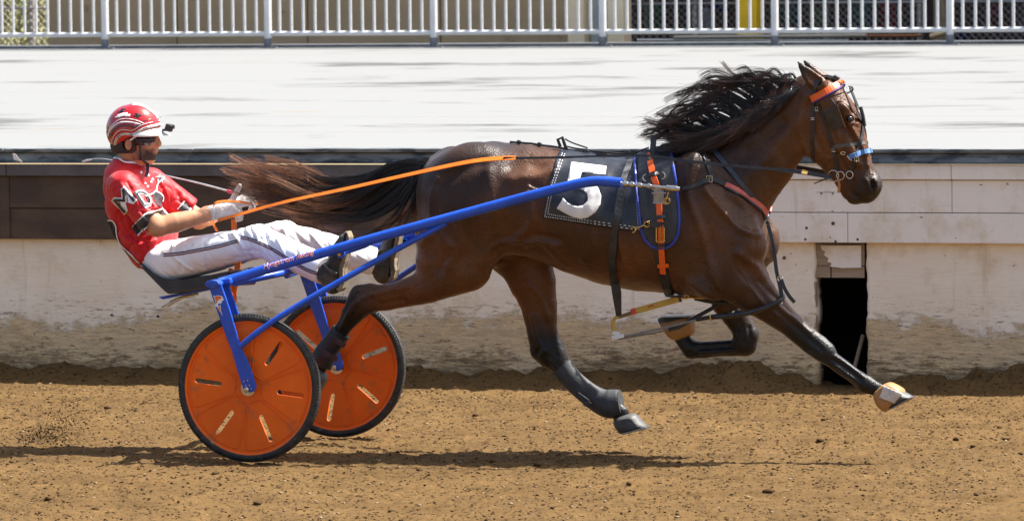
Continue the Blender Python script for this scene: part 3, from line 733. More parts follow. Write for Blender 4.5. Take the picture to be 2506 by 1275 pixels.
# ================================================================== SULKY (race cart)
m_blue = M('blue_enamel', (.014,.085,.55), (.011,.065,.44), scale=9, rough=.3, spec=.4, coat=.25, c3=(.10,.13,.32), s3=45, lo3=.60, hi3=.72)
m_orange = M('orange_disc', (.88,.145,.006), (.78,.12,.006), scale=4, rough=.45, spec=.3, coat=.0, c3=(.36,.13,.045), s3=11, lo3=.56, hi3=.72)
m_tyre = M('black_rubber', (.016,.018,.022), (.04,.036,.03), scale=30, rough=.6, spec=.4, bump=.3, bscale=120, c3=(.16,.13,.10), s3=40, lo3=.6, hi3=.75)
m_steel = M('polished_steel', (.62,.60,.56), (.5,.47,.42), scale=30, rough=.22, metal=1)
m_seat = M('black_vinyl', (.022,.024,.03), (.035,.036,.04), scale=16, rough=.5, bump=.15, bscale=200)
m_brass = M('brass', (.62,.42,.12), (.5,.33,.1), scale=40, rough=.3, metal=1)
sulky = empty('sulky', (0, 0, 0), 'blue two-wheeled race sulky with orange disc wheels behind the horse', 'sulky')
TR, WR = .675, .355
def disc_mesh(y0, ph):
    """solid wheel disc with six real slots, pressed ribs round six sectors"""
    bm = bmesh.new(); R = WR-.034
    def loop(pts):
        vs = [bm.verts.new((x, 0, z)) for x, z in pts]
        for i in range(len(vs)): bm.edges.new((vs[i], vs[(i+1) % len(vs)]))
    loop([(R*math.cos(2*math.pi*k/72), R*math.sin(2*math.pi*k/72)) for k in range(72)])
    for s_ in range(6):
        a = math.radians(ph+60*s_); ca, sa = math.cos(a), math.sin(a); pts = []
        for cx, a0 in ((WR*.75, -90), (WR*.42, 90)):
            for k in range(7):
                t = math.radians(a0+30*k); x = cx+.0115*math.cos(t); z = .0115*math.sin(t); pts.append((x*ca-z*sa, x*sa+z*ca))
        loop(pts)
    bmesh.ops.triangle_fill(bm, use_beauty=True, edges=bm.edges[:])
    ret = bmesh.ops.extrude_face_region(bm, geom=bm.faces[:])
    for v in [q for q in ret['geom'] if isinstance(q, bmesh.types.BMVert)]: v.co.y += .014
    bmesh.ops.recalc_face_normals(bm, faces=bm.faces)
    for v in bm.verts: v.co += Vector((0, y0, WR))
    me = bpy.data.meshes.new('disc'); bm.to_mesh(me); bm.free(); return me
def wheel(yc, out, ph):
    w = empty('wheel', (0, yc, WR)); child(w, sulky)
    prof = [(WR-.036, -.02), (WR-.03, -.024), (WR-.018, -.025), (WR-.006, -.017), (WR, 0), (WR-.006, .017), (WR-.018, .025), (WR-.03, .024), (WR-.036, .02), (WR-.036, -.02)]
    b = B().lathe(prof, (0, yc, WR), 1, 88)
    # tread blocks
    for k in range(150):
        a = 2*math.pi*k/150
        for s_, q in ((-1, .012), (1, .012)):
            c_ = Vector((math.cos(a)*(WR-.0045), yc+s_*q, WR+math.sin(a)*(WR-.0045)))
            b.box(c_, (.011, .011, .0045), Matrix.Rotation(-(a-math.pi/2), 3, 'Y') @ Matrix.Rotation(s_*.5, 3, 'Z'))
    b.obj('tyre', m_tyre, w, True)
    me = disc_mesh(yc-.007, ph); me.materials.append(m_orange); d = bpy.data.objects.new('disc', me); COL.objects.link(d); child(d, w)
    B().lathe([(WR-.046, -.014), (WR-.03, -.021), (WR-.03, .021), (WR-.046, .014), (WR-.046, -.014)], (0, yc, WR), 1, 72).obj('rim', m_orange, w, True)
    r = B()
    for s_, yf in [(q, yc+e*.0085) for q in range(6) for e in (-1, 1)]:
        a0, a1 = math.radians(ph-30+60*s_+3.5), math.radians(ph+30+60*s_-3.5); pts = []
        R0, R1 = WR*.2, WR*.83
        for k in range(15): a = a0+(a1-a0)*k/14; pts.append((R1, a))
        inner = [(R0*1.35, a1), (R0*1.02, a1-.22), (R0*.95, (a0+a1)/2), (R0*1.02, a0+.22), (R0*1.35, a0)]
        pts = [(R1-.02, a0)]+pts[1:-1]+[(R1-.02, a1)]+inner
        loop = [Vector((q*math.cos(a), yf, WR+q*math.sin(a))) for q, a in pts]; loop = [Vector(v) for v in resample(loop, 60, True)]
        r.tube(loop+loop[:1], .0028, 5, caps=False)
    for yf in (yc-.0085, yc+.0085): r.torus((0, yf, WR), WR*.885, .0028, (0,1,0), 60, 5)
    r.obj('pressed_rib', m_orange, w, True)
    B().lathe([(0, -.034), (.013, -.034), (.016, -.02), (.037, -.02), (.038, 0), (.037, .02), (.016, .02), (.013, .034), (0, .034)], (0, yc, WR), 1, 28).obj('hub', m_steel, w, True)
    return w
wheel(-TR, -1, -7); wheel(TR, 1, 20)
# fork legs: straddle each wheel
FY = -TR-.052
leg = [(511,704),(540,693),(563,761),(587,844),(611,895),(627,946),(624,955),(612,961),(600,957),(594,950),(581,908),(566,857),(543,798)]
def bothsides(name, b, mat, smooth=False, bevel=0, lab=None):
    for q in (b, b.mirrored()):
        o = q.obj(name, mat, sulky, smooth, bevel)
b = B().pxprism(leg, FY-.006, .014); bothsides('fork_leg', b, m_blue, bevel=.0045)
pts = [P(x, y, FY) for x, y in leg]; inner_y = -TR+.05
b = B().prism([(p.x, p.z) for p in pts], inner_y, inner_y+.014); bothsides('fork_leg', b, m_blue, bevel=.0045)
# bolt group at the foot of the leg
b = B()
for px, py in ((598,933),(608,930),(603,943),(612,942),(616,950)): b.lathe([(0, -.009), (.0035, -.009), (.004, -.002), (.004, .003)], P(px, py, FY-.004), 1, 8)
b.lathe([(0, -.016), (.0075, -.016), (.012, -.012), (.0125, .002)], P(604.5, 953, FY-.004), 1, 14); bothsides('axle_bolt', b, m_steel, True)
b = B().lathe([(0, .016), (.0075, .016), (.012, .012), (.0125, -.002)], Vector((P(604.5, 953, FY).x, inner_y+.014, WR)), 1, 14); bothsides('axle_bolt', b, m_steel, True)
# cross arch between the forks
c0 = P(522, 695, FY); AX, AZ = c0.x, c0.z
n_ = 20; b = B()
ring = [(.036*math.cos(2*math.pi*k/n_), .019*math.sin(2*math.pi*k/n_)) for k in range(n_)]
b.prism([(AX+x, AZ+z) for x, z in ring], FY-.02, -FY+.02); b.obj('cross_arch', m_blue, sulky, True, .002)
b = B().tube([P(552,694,-.60), P(620,690,-.25)], .014, 12).tube([P(552,694,-.60), P(560,688,-.64)], .02, 12); bothsides('arch_brace', b, m_blue, True)
b = B().tube([Vector((AX+.06, -.62, AZ-.004)), Vector((AX+.22, -.5, AZ+.03)), Vector((AX+.3, 0, AZ+.05))], .016, 12); bothsides('seat_brace', b, m_blue, True)
# shafts
sh_px = [(536,693,-.66),(575,682,-.62),(700,645,-.575),(900,588,-.52),(1090,536,-.475),(1300,479,-.435),(1395,455,-.42),(1432,447,-.412),(1470,444,-.406),(1521,448,-.40)]
shaft_pts = [P(*q) for q in sh_px]; sp_ = [Vector(v) for v in resample(shaft_pts, 70)]
b = B().tube(sp_, .0245, 16); bothsides('shaft', b, m_blue, True)
b = B().box(P(550,690,-.655), (.075, .05, .03), Matrix.Rotation(-.2, 3, 'Y')); bothsides('shaft_clamp', b, m_blue, bevel=.008)
st = [P(588,848,FY-.004), P(640,806,-.715), P(737,743,-.665), P(950,622,-.53), P(1055,566,-.485), P(1092,546,-.475)]
b = B().tube([Vector(v) for v in resample(st, 30)], .0145, 12); bothsides('stay', b, m_blue, True)
# steel tip with collars
tip = [P(1521,449,-.40), P(1560,453,-.398), P(1620,459,-.395), P(1664,463,-.392)]
tp = [Vector(v) for v in resample(tip, 24)]
b = B().tube(tp, .0085, 10)
for t in (.12, .25, .38, .51):
    i = int(t*23); b.tube([tp[i], tp[i]+(tp[i+1]-tp[i]).normalized()*.016], .0135, 12)
b.tube([tp[17], tp[17]+(tp[18]-tp[17]).normalized()*.05], .0145, 12); b.tube([tp[20], tp[23]], [.0145, .010], 12); bothsides('shaft_tip', b, m_steel, True)
# foot rests: bent rods and a swivel on each shaft
fr = [(838,622,-.50),(870,612,-.485),(895,604,-.475),(905,597,-.47),(904,585,-.468),(893,584,-.47),(862,596,-.48)]
b = B().tube([Vector(v) for v in resample([P(*q) for q in fr], 24)], .0062, 8).lathe([(0, -.012), (.018, -.012), (.02, 0), (.02, .02)], P(834,622,-.515), 1, 14); bothsides('foot_rest', b, m_blue, True)
b = B().lathe([(0, -.018), (.008, -.018), (.009, 0)], P(833,622,-.518), 1, 10); bothsides('foot_rest_bolt', b, m_brass, True)
# seat
seat = empty('seat', (P(450,690,0).x, 0, P(450,690,0).z)); child(seat, sulky)
sp1 = [(338,648),(350,653),(372,670),(400,683),(440,685),(500,676),(556,664),(566,668),(560,684),(520,700),(470,712),(420,720),(404,716),(372,684)]
pp = [P(x, y, -.19) for x, y in sp1]; prof = [Vector(v) for v in resample(pp, 44, True)]
b = B(); ys = [-.2,-.19,-.17,-.12,0,.12,.17,.19,.2]; sc = [.75,.9,.97,1,1,1,.97,.9,.75]; cx = sum((v.x for v in prof))/44; cz = sum((v.z for v in prof))/44
for y, q in zip(ys, sc):
    b.V += [Vector((cx+(v.x-cx)*(1-(1-q)*.3), y, cz+(v.z-cz)*(1-(1-q)*.45))) for v in prof]
for i in range(8):
    for k in range(44): b.F.append((i*44+k, i*44+(k+1) % 44, (i+1)*44+(k+1) % 44, (i+1)*44+k))
b.F += [tuple(range(44)), tuple(range(8*44+43, 8*44-1, -1))]; b.obj('seat_cushion', m_seat, seat, True)
for y in (-.15, .11):
    q = [P(x, z_, -.15) for x, z_ in ((386,727),(398,733),(520,708),(545,694),(520,696),(455,714))]
    B().prism([(v.x, v.z) for v in q], y, y+.04).obj('seat_rail', m_blue, seat, bevel=.004)
a = [P(391,752,-.12), P(432,731,-.12), P(470,722,-.12)]
for y in (-.12, -.03): B().tube([Vector((v.x, y+(.03 if i == 0 else 0), v.z)) for i, v in enumerate(a)], .006, 8).obj('seat_strut', m_steel, seat, True)
# fish emblem on the outer fork leg and lettering along the shaft
def pxpoly(name, poly, Y, mat, parent, th=.0012): return B().pxprism(poly, Y, th).obj(name, mat, parent)
def crop(pts, x0, y0, s): return [(x0+x/s, y0+y/s) for x, y in pts]
fish = crop([(818,482),(850,492),(880,478),(930,484),(955,502),(960,528),(980,540),(948,556),(940,590),(905,598),(880,604),(892,622),(905,640),(918,608),(928,640),(930,690),(955,772),(915,705),(890,672),(875,640),(842,626),(848,600),(850,560),(832,515)], 380, 640, 5.796)
body_ = crop([(826,490),(850,500),(882,486),(926,492),(940,520),(915,532),(890,545),(876,575),(862,600),(852,610),(858,560),(842,515)], 380, 640, 5.796)
tail_ = crop([(884,634),(905,650),(917,630),(922,690),(944,748),(918,700),(896,668)], 380, 640, 5.796)
m_wht = M('white_print', (.8,.8,.78), rough=.45); m_orp = M('orange_print', (.72,.17,.04), rough=.45)
em = pxpoly('emblem', fish, FY-.0075, m_wht, sulky)
for q in (body_, tail_): pxpoly('emblem_fill', q, FY-.009, m_orp, em)
shv = [q.obj('x', None) for q in (B().tube(sp_, .0245, 16),)]; bv_sh = bvh_obj(*shv)
def shaft_text(body, mat, off, size, dx=0, dy=0, name='lettering'):
    V, F = text_polys(body, 1, .35); w = max(v[0] for v in V)
    a, b_ = np.array((645., 659.)), np.array((771., 622.)); ex = (b_-a)/w; ln = np.linalg.norm(b_-a); nrm = np.array((ex[1], -ex[0])); nrm = nrm/np.linalg.norm(nrm)
    W = []
    for x, y in V:
        q = a+ex*x+nrm*y*size+np.array((dx, dy)); h, n = hit(bv_sh, q[0], q[1])
        if h is None: h = P(q[0], q[1], -.59); n = Vector((0,-1,0))
        W.append(h+n*off)
    o = mesh_obj(name, W, F, mat, sulky); return o
shaft_text('Hyngstrom Racing', m_wht, .0012, 17, -.8, -.8, 'lettering_edge'); shaft_text('Hyngstrom Racing', m_orp, .0022, 17)
for o in shv: bpy.data.objects.remove(o)
# ================================================================== HORSE
def C(pts, Y=None, ys=None):
    """chain stations from (px, py, radius px[, Y[, y-scale]])"""
    out = []
    for q in pts:
        y = q[3] if len(q) > 3 else Y; k = q[4] if len(q) > 4 else (ys if ys is not None else 1)
        p = P(q[0], q[1], y); out.append((p, q[2]*U(p), k))
    return out
def mir(ch): return [(Vector((p.x, -p.y, p.z)), r, k) for p, r, k in ch]
S = Sdf((-.02, -.42, .02), (3.08, .42, 1.93), .0075)
# trunk
tr = [(1128,362,572,1.26),(1178,351,628,1.0),(1225,348,628,.99),(1290,354,622,1.02),(1360,366,645,.98),(1430,377,674,.93),(1500,385,698,.88),(1570,388,712,.85),(1640,378,719,.80),(1690,372,722,.72)]
S.chain([(P(x, (t+b_)/2), (b_-t)/2*U(P(x, (t+b_)/2)), k) for x, t, b_, k in tr], .0)
S.chain(C([(1590,402,22),(1640,386,30),(1690,374,30),(1735,374,34),(1780,370,40)], 0, .8), .06)            # withers
S.chain(C([(1100,395,30),(1075,405,24),(1052,412,17)], 0, .9), .05)                                          # tail head
S.chain(C([(1070,404,18),(1030,412,14),(985,425,10),(940,440,6)], 0, .9), .02)                               # dock of the tail
for s_ in (-1, 1):
    f = (lambda c: c) if s_ < 0 else mir
    S.chain(f(C([(1188,395,34),(1230,425,42)], -.12, .8)), .06)                                              # point of hip
    S.chain(f(C([(1300,560,60),(1240,560,62)], -.15, .6)), .06)                                              # flank
    S.chain(f(C([(1700,430,58),(1740,500,66),(1790,570,66),(1812,600,58)], -.135, .75)), .06)                # shoulder blade
    S.chain(f(C([(1640,470,60),(1690,580,68),(1700,640,60)], -.13, .7)), .07)                                # behind the shoulder
    S.chain(f(C([(1812,600,58),(1770,660,56),(1742,690,42)], -.15, .75)), .05)                               # upper arm
S.chain(C([(1795,500,72),(1806,560,70),(1800,620,66)], 0, 1.15), .07)                                        # breast
S.chain(C([(1700,690,30),(1760,690,36)], 0, 2.2), .06)
# neck
S.chain(C([(1770,455,112,0,.72),(1806,430,110,0,.62),(1848,385,103,0,.52),(1890,340,90,0,.48),(1925,300,76,0,.48),(1955,262,60,0,.55)]), .07)
S.chain(C([(1720,372,26),(1770,340,30),(1830,300,32),(1885,262,30),(1935,228,26),(1968,208,22)], 0, .7), .04)   # crest
# near hind leg, stretched back
S.chain(C([(1150,440,88),(1122,510,98),(1104,580,90),(1092,635,76)], -.125, .72), .06)
S.chain(C([(1190,520,64),(1168,600,62),(1150,655,50)], -.135, .7), .06)
S.chain(C([(1140,655,56,-.14,.72),(1098,676,50,-.14,.72),(1052,700,43,-.14,.72),(1005,713,36,-.14,.75),(960,724,33,-.14,.72),(915,731,32,-.14,.66),(884,739,34,-.14,.6)]), .045)
S.chain(C([(905,716,22),(876,714,17)], -.14, .7), .03)
S.chain(C([(884,739,34),(862,768,28),(845,795,20),(824,824,19.5),(806,850,20),(795,868,24),(786,888,20),(778,905,19)], -.14, .72), .02)
# far hind leg, swung forward
S.chain(C([(1190,440,88),(1215,520,90),(1250,590,78)], .125, .72), .06)
S.chain(C([(1250,590,74,.135,.7),(1285,640,66,.135,.7),(1303,690,58,.135,.72),(1318,742,46,.135,.72),(1326,800,39,.135,.68),(1334,838,40,.135,.6),(1350,866,34,.135,.6)]), .045)
S.chain(C([(1318,862,20),(1340,872,26)], .135, .6), .02)
S.chain(C([(1345,858,36),(1372,895,25),(1402,930,20),(1440,962,20),(1470,982,22),(1490,990,25),(1507,1003,20),(1518,1012,21)], .135, .72), .02)
# near fore leg, reaching
S.chain(C([(1790,640,62,-.14,.72),(1816,686,62,-.135,.75),(1850,722,52,-.13,.76),(1880,748,41,-.13,.76),(1932,791,31,-.125,.76),(1966,821,28.5,-.12,.78),(1995,845,29,-.12,.8),(2014,861,27,-.12,.8),(2042,886,19,-.12,.74),(2090,919,18.5,-.12,.74),(2108,933,20,-.12,.75),(2118,940,22,-.12,.75),(2140,950,17,-.12,.75),(2156,958,18,-.12,.75)]), .035)
S.chain(C([(2008,850,24),(2024,858,19)], -.12, .9), .02)
# far fore leg, folded
S.chain(C([(1795,640,58,.14,.72),(1775,690,52,.135,.74),(1782,735,42,.125,.75),(1800,770,34,.12,.76),(1817,797,30,.12,.78),(1827,820,31,.12,.8),(1824,840,28,.12,.8)]), .035)
S.chain(C([(1822,843,26),(1795,852,20),(1750,854,19),(1715,857,20),(1694,856,23),(1676,838,19),(1664,820,19)], .12, .74), .02)
# head
S.chain(C([(1985,228,38,0,.9),(2022,240,48,0,.95),(2040,275,55,0,.82),(2056,320,58,0,.68),(2075,365,52,0,.62),(2093,405,43,0,.66),(2107,437,40,0,.68),(2118,456,38,0,.72)]), .03)
S.chain(C([(2004,300,52),(2012,330,50),(2020,352,46)], 0, .72), .035)                                          # cheek
S.chain(C([(2012,352,46,0,.6),(2040,392,36,0,.6),(2066,430,30,0,.62),(2082,466,24,0,.75),(2090,480,19,0,.9)]), .025)  # jaw, chin
S.chain(C([(2130,452,27),(2118,474,23),(2100,482,16)], 0, 1.05), .02)                                         # muzzle, upper lip
for s_ in (-1, 1):
    f = (lambda c: c) if s_ < 0 else mir
    S.chain(f(C([(2058,262,14),(2080,292,13),(2084,300,10)], -.085, .7)), .03)                                # brow
    S.chain(f(C([(2062,330,10),(2084,368,10),(2100,400,8)], -.062, .7)), .03)                                 # face ridge
    S.ell(P(2138,452,-.052) if s_ < 0 else Vector((P(2138,452,-.052).x, .052, P(2138,452,-.052).z)), (.019, .020, .026), .006, True)  # nostril
    S.chain(f(C([(2141,440,3.5),(2147,453,3.5),(2142,465,3.5)], -.046, 1)), .015)
    S.ell(P(2078,292,-.098) if s_ < 0 else Vector((P(2078,292,-.098).x, .098, P(2078,292,-.098).z)), (.02, .018, .016), .015, True)
    S.chain(f(C([(2010,430-8,5),(2060,470,5)], -.0, 1)), .0) if False else None
    S.chain(f(C([(2006,206,20),(1990,196,19),(1975,180,15),(1961,163,9),(1952,151,3)], -.07, .75)), .02)      # ear
    S.chain(f(C([(1998,198,12),(1984,186,11),(1970,172,7)], -.092, .8)), .008, True)
mo_ = C([(2074,464,4,-.040),(2090,479,5,-.040),(2110,489,5.5,-.044),(2128,490,6,-.040)]); S.chain(mo_, .006, True); S.chain(mir(mo_), .006, True)   # mouth
HV, HF = S.mesh(2); del S
# muscle relief: shallow ridges and hollows along lines over the coat, on both sides
def relief(V, F, lines):
    N = vnormals(V, F); ax = V[:, [0, 2]]; D = np.zeros(len(V))
    for amp, w, pts, *yy in lines:
        yy = yy[0] if yy else -.2
        q = np.array([[P(x, y, yy).x, P(x, y, yy).z] for x, y in resample(pts, 14)]); best = np.full(len(V), 9.)
        for a, b in zip(q[:-1], q[1:]):
            ab = b-a; t = np.clip(((ax-a)@ab)/(ab@ab+1e-9), 0, 1); d = np.linalg.norm(ax-a-t[:, None]*ab, axis=1); best = np.minimum(best, d)
        D += 1.65*amp*np.exp(-(best/w)**2)
    D *= np.clip((np.abs(N[:, 1])-.15)*2, 0, 1)*(np.abs(V[:, 1]) > .03)
    return V+N*D[:, None]
HV = relief(HV, HF, [
    (-.010,.022,[(1700,380),(1690,470),(1720,560),(1740,640),(1762,700)]),      # back of shoulder
    (.008,.03,[(1745,440),(1790,490),(1830,530),(1850,555)]),(-.010,.016,[(1730,465),(1775,520),(1812,560),(1852,575)]),(.006,.018,[(1770,450),(1815,480),(1835,520)]),
    (-.007,.018,[(1800,480),(1840,520),(1862,560)]),(-.010,.022,[(1812,620),(1846,650),(1870,672)]),
    (-.010,.022,[(1690,690),(1738,722),(1790,760)]),(.007,.03,[(1820,640),(1850,700),(1880,735)]),
    (-.008,.02,[(1880,735),(1930,775),(1975,815)]),(.005,.012,[(1900,760),(1950,805),(1985,840)]),(-.005,.009,[(2040,876),(2075,902),(2105,925)]),(.004,.01,[(2050,888),(2090,918)]),
    (-.008,.03,[(1200,420),(1215,500),(1200,580),(1180,640)]),(-.008,.02,[(1110,600),(1075,560),(1060,500),(1080,440)]),
    (.012,.04,[(1255,405),(1290,395),(1320,410)]),(-.010,.03,[(1260,440),(1310,430),(1350,420)]),(.008,.03,[(1180,400),(1130,420),(1080,450)]),
    (-.008,.02,[(1300,470),(1310,540),(1260,590),(1200,640)]),(-.006,.014,[(1290,600),(1320,590),(1370,600)]),(.006,.02,[(1320,575),(1370,585)]),
    (.012,.035,[(1060,600),(1075,640),(1075,655)]),(-.008,.022,[(1105,650),(1130,600),(1130,540)]),
    (-.006,.016,[(1000,700),(960,708),(910,722)]),(.005,.014,[(985,735),(930,745)]),(-.006,.012,[(868,740),(850,770),(835,800)]),
    (-.006,.014,[(1330,700),(1340,780),(1352,840)]),
    (-.009,.022,[(1955,375),(1940,330),(1945,280),(1960,240)]),(-.006,.03,[(1930,300),(1880,370),(1830,430),(1790,470)]),(.006,.03,[(1900,300),(1850,350),(1780,410)]),
    (.006,.02,[(1985,270),(1975,320),(1990,370)]),(-.005,.014,[(2010,280),(2015,330),(2040,370)]),(-.005,.012,[(2060,300),(2080,340),(2100,385)]),(.005,.010,[(2070,330),(2090,370)]),
    (-.004,.010,[(2110,395),(2115,420),(2105,445)]),(.004,.010,[(2120,400),(2128,430)]),
    # head: bony ridges, cheek edge, hollow above the eye, lips
    (-.006,.010,[(2064,312),(2080,345),(2098,380),(2104,410)]),(.004,.008,[(2052,300),(2068,335),(2088,375)]),(-.005,.010,[(2055,262),(2068,272)]),(.004,.008,[(2066,278),(2080,278),(2092,288)]),(-.004,.007,[(2066,304),(2080,306),(2090,300)]),
    (-.005,.010,[(1978,280),(1972,330),(1985,375)]),(-.005,.010,[(2030,310),(2040,350),(2030,385),(2008,392)]),(.004,.010,[(2020,360),(2045,400),(2066,440)]),(-.004,.008,[(2120,410),(2132,428),(2128,448)]),(.004,.007,[(2128,432),(2148,438),(2153,456),(2142,470)]),(-.005,.008,[(2100,440),(2112,462),(2110,482)]),
    # lower legs: tendon grooves and bony joints, each at its own depth
    (-.005,.008,[(2046,892),(2080,917),(2106,938)],-.12),(.004,.007,[(2040,878),(2080,906),(2110,928)],-.12),(.005,.010,[(2002,840),(2018,856)],-.12),(-.005,.009,[(1985,860),(2010,878),(2030,890)],-.12),(.004,.009,[(1970,842),(1986,858)],-.12),
    (-.005,.008,[(1800,856),(1755,860),(1715,862)],.12),(.004,.007,[(1800,847),(1755,849),(1715,852)],.12),(.005,.010,[(1838,800),(1840,825)],.12),(-.005,.009,[(1812,812),(1816,834),(1806,850)],.12),(.004,.008,[(1694,860),(1684,868)],.12),
    (-.005,.008,[(1352,880),(1378,912),(1400,932)],.135),(.005,.010,[(1330,850),(1318,864)],.135),(-.006,.012,[(1310,770),(1318,820),(1338,856)],.135),(.005,.010,[(1345,790),(1355,830),(1368,868)],.135),(-.006,.012,[(1300,690),(1330,720),(1345,770)],.135),
    (-.005,.008,[(862,764),(846,790),(832,812)],-.14),(.005,.009,[(880,716),(872,735)],-.14),(-.005,.010,[(900,725),(880,742),(868,760)],-.14),
    # veins and tendons
    (.0026,.006,[(1795,600),(1800,650),(1830,690),(1850,730)]),(.0022,.005,[(1840,560),(1850,600),(1842,640)]),(.002,.005,[(1700,640),(1740,655),(1765,690)]),(.0022,.005,[(1905,745),(1945,780),(1985,818)]),
    (.002,.005,[(2050,350),(2062,380),(2080,400)]),(.002,.005,[(1400,640),(1460,655),(1530,668),(1600,675)]),(.0022,.006,[(1090,640),(1060,680),(1010,705)]),(-.006,.010,[(1745,700),(1760,735),(1800,760)]),
    (-.004,.008,[(1300,455),(1330,470),(1345,500)]),(.004,.010,[(1310,450),(1335,460)]),(-.005,.010,[(1338,600),(1360,630),(1380,650)]),(-.004,.008,[(1350,590),(1375,618)]),
    (-.006,.012,[(1180,655),(1200,610),(1240,590),(1300,592)]),(.005,.012,[(1860,690),(1900,735),(1930,765)]),(-.006,.010,[(1835,700),(1870,745),(1905,775)]),
    (-.004,.010,[(1460,420),(1452,500),(1460,600)]),(-.004,.010,[(1530,420),(1520,520),(1528,640)]),(-.004,.010,[(1600,610),(1605,660)]),
    (.004,.02,[(1500,430),(1480,520),(1490,640)]),(-.004,.02,[(1440,430),(1420,520),(1430,640)]),(.003,.02,[(1560,450),(1545,540),(1550,650)]),
])
# fine unevenness of the coat over veins and muscle
N_ = vnormals(HV, HF); HV = HV+N_*(fbm(HV[:, 0]*9, HV[:, 1]*9, HV[:, 2]*9, 3)*.006)[:, None]
# coat colours: bay with black points
def coat_cols(V):
    n = fbm(V[:, 0]*2.2, V[:, 1]*2.2, V[:, 2]*2.2+4, 4)[:, None]; pale = np.array([.150,.053,.0145]); mid = np.array([.040,.0145,.0053]); dark = np.array([.012,.006,.0036]); blk = np.array([.0052,.0043,.0043])
    c = mid+(pale-mid)*np.clip(.38+n*1.5, 0, 1); x, z = V[:, 0], V[:, 2]
    def k(v, a, b): return np.clip((v-a)/(b-a), 0, 1)[:, None]
    top = k(z, 1.28, 1.48)*(1-k(x, 2.05, 2.3)); c = c*(1-top*.45)+dark*top*.45
    belly = (1-k(z, .78, 1.0))*k(z, .66, .74)*k(x, 1.1, 1.3)*(1-k(x, 2.0, 2.2)); c = c*(1-belly*.5)+pale*1.05*belly*.5
    leg = 1-k(z+n[:, 0]*.10, .56, .72); c = c*(1-leg)+blk*leg
    p0 = P(1130, 700, 0); hind = (1-k(x, P(880,740).x, P(980,720).x))*(1-k(z, .8, 1.0)); c = c*(1-hind)+blk*hind
    m0 = P(2150, 480); d = np.sqrt((x-m0.x)**2+(z-m0.z)**2+.3*V[:, 1]**2)[:, None]; mz = np.clip((.19-d)/.10, 0, 1); c = c*(1-mz*.85)+blk*mz*.85
    e0 = P(1955,150,-.07); d = np.sqrt((x-e0.x)**2+(z-e0.z)**2)[:, None]; er = np.clip((.11-d)/.07, 0, 1); c = c*(1-er*.8)+blk*er*.8
    d1, d2 = P(1060,405), P(940,440); dk = (1-k(x, P(1020,410).x, P(1060,405).x))*k(z, 1.25, 1.3); c = c*(1-dk)+blk*dk
    br = P(2075,290); d = np.sqrt((x-br.x)**2+(z-br.z)**2)[:, None]; c = c*(1-.0*d)
    return c
horse = empty('horse', (P(1500,700).x, 0, 0), 'dark bay trotting horse pulling the sulky, mane and tail flying', 'horse')
def coat_material():
    m = M('bay_coat', (.1,.05,.02), 0.68, scale=6, rough=.40, spec=.36, attr='coat', bump=.38, bscale=120, c3=0.55, s3=110, lo3=.4, hi3=.7, lo=.4, hi=.62, sheen=.05, stretch=(1,1,1))
    return m
body = mesh_obj('body', HV, HF, coat_material(), horse, True, {'coat': (coat_cols(HV), 'POINT')})
BVH_H = bvh_of(HV, HF)
# eyes
for y in (-1, 1):
    e = P(2079,292,-.088); e.y = y*abs(e.y)
    b = B().lathe([(0, -.017), (.010, -.0135), (.0155, -.007), (.017, 0), (.0155, .007), (.010, .0135), (0, .017)], e, 1, 18); b.obj('eye', M('dark_eye', (.006,.005,.006), rough=.06, spec=.8), horse, True)
# hooves
m_hoof = M('grey_hoof', (.05,.052,.055), (.09,.088,.085), scale=30, rough=.55, bump=.2, stretch=(1,1,4))
def hoof(poly, Y, w, name='hoof'):
    n = 30; pts = [Vector(v) for v in resample([P(x, y, Y) for x, y in poly], n, True)]; c_ = sum(pts, Vector())/n; b = B(); T = (-1,-.96,-.85,-.6,-.3,0,.3,.6,.85,.96,1)
    for t in T:
        q = (1-abs(t)**3.2*.42)
        b.V += [Vector((c_.x+(v.x-c_.x)*q, Y+t*w, c_.z+(v.z-c_.z)*q)) for v in pts]
    for i in range(len(T)-1):
        for k in range(n): b.F.append((i*n+k, i*n+(k+1) % n, (i+1)*n+(k+1) % n, (i+1)*n+k))
    b.F += [tuple(range(n)), tuple(range((len(T)-1)*n+n-1, (len(T)-1)*n-1, -1))]; return b.obj(name, m_hoof, horse, True)
hoof([(1508,1022),(1530,1014),(1555,1013),(1570,1028),(1584,1044),(1575,1051),(1524,1061),(1510,1050),(1503,1036)], .135, .055)
hoof([(760,880),(790,905),(800,925),(790,948),(775,962),(740,945),(735,925)], -.14, .055)
hoof([(2146,952),(2168,944),(2195,950),(2233,970),(2226,979),(2172,1003),(2152,990)], -.12, .055)
hoof([(1614,777),(1690,776),(1692,800),(1680,828),(1652,832),(1628,808)], .12, .055)
shoe_m = M('worn_steel_shoe', (.4,.4,.42), (.3,.3,.3), scale=30, rough=.35, metal=1)
for poly, Y in (([(1522,1060),(1580,1045),(1581,1049),(1524,1064)], .135), ([(2222,976),(2229,971),(2230,974),(2178,1003),(2175,1001)], -.12), ([(1618,774),(1688,772),(1688,776),(1620,778)], .12)):
    b = B().pxprism(poly, Y-.05, .10); b.obj('horseshoe', shoe_m, horse, bevel=.002)
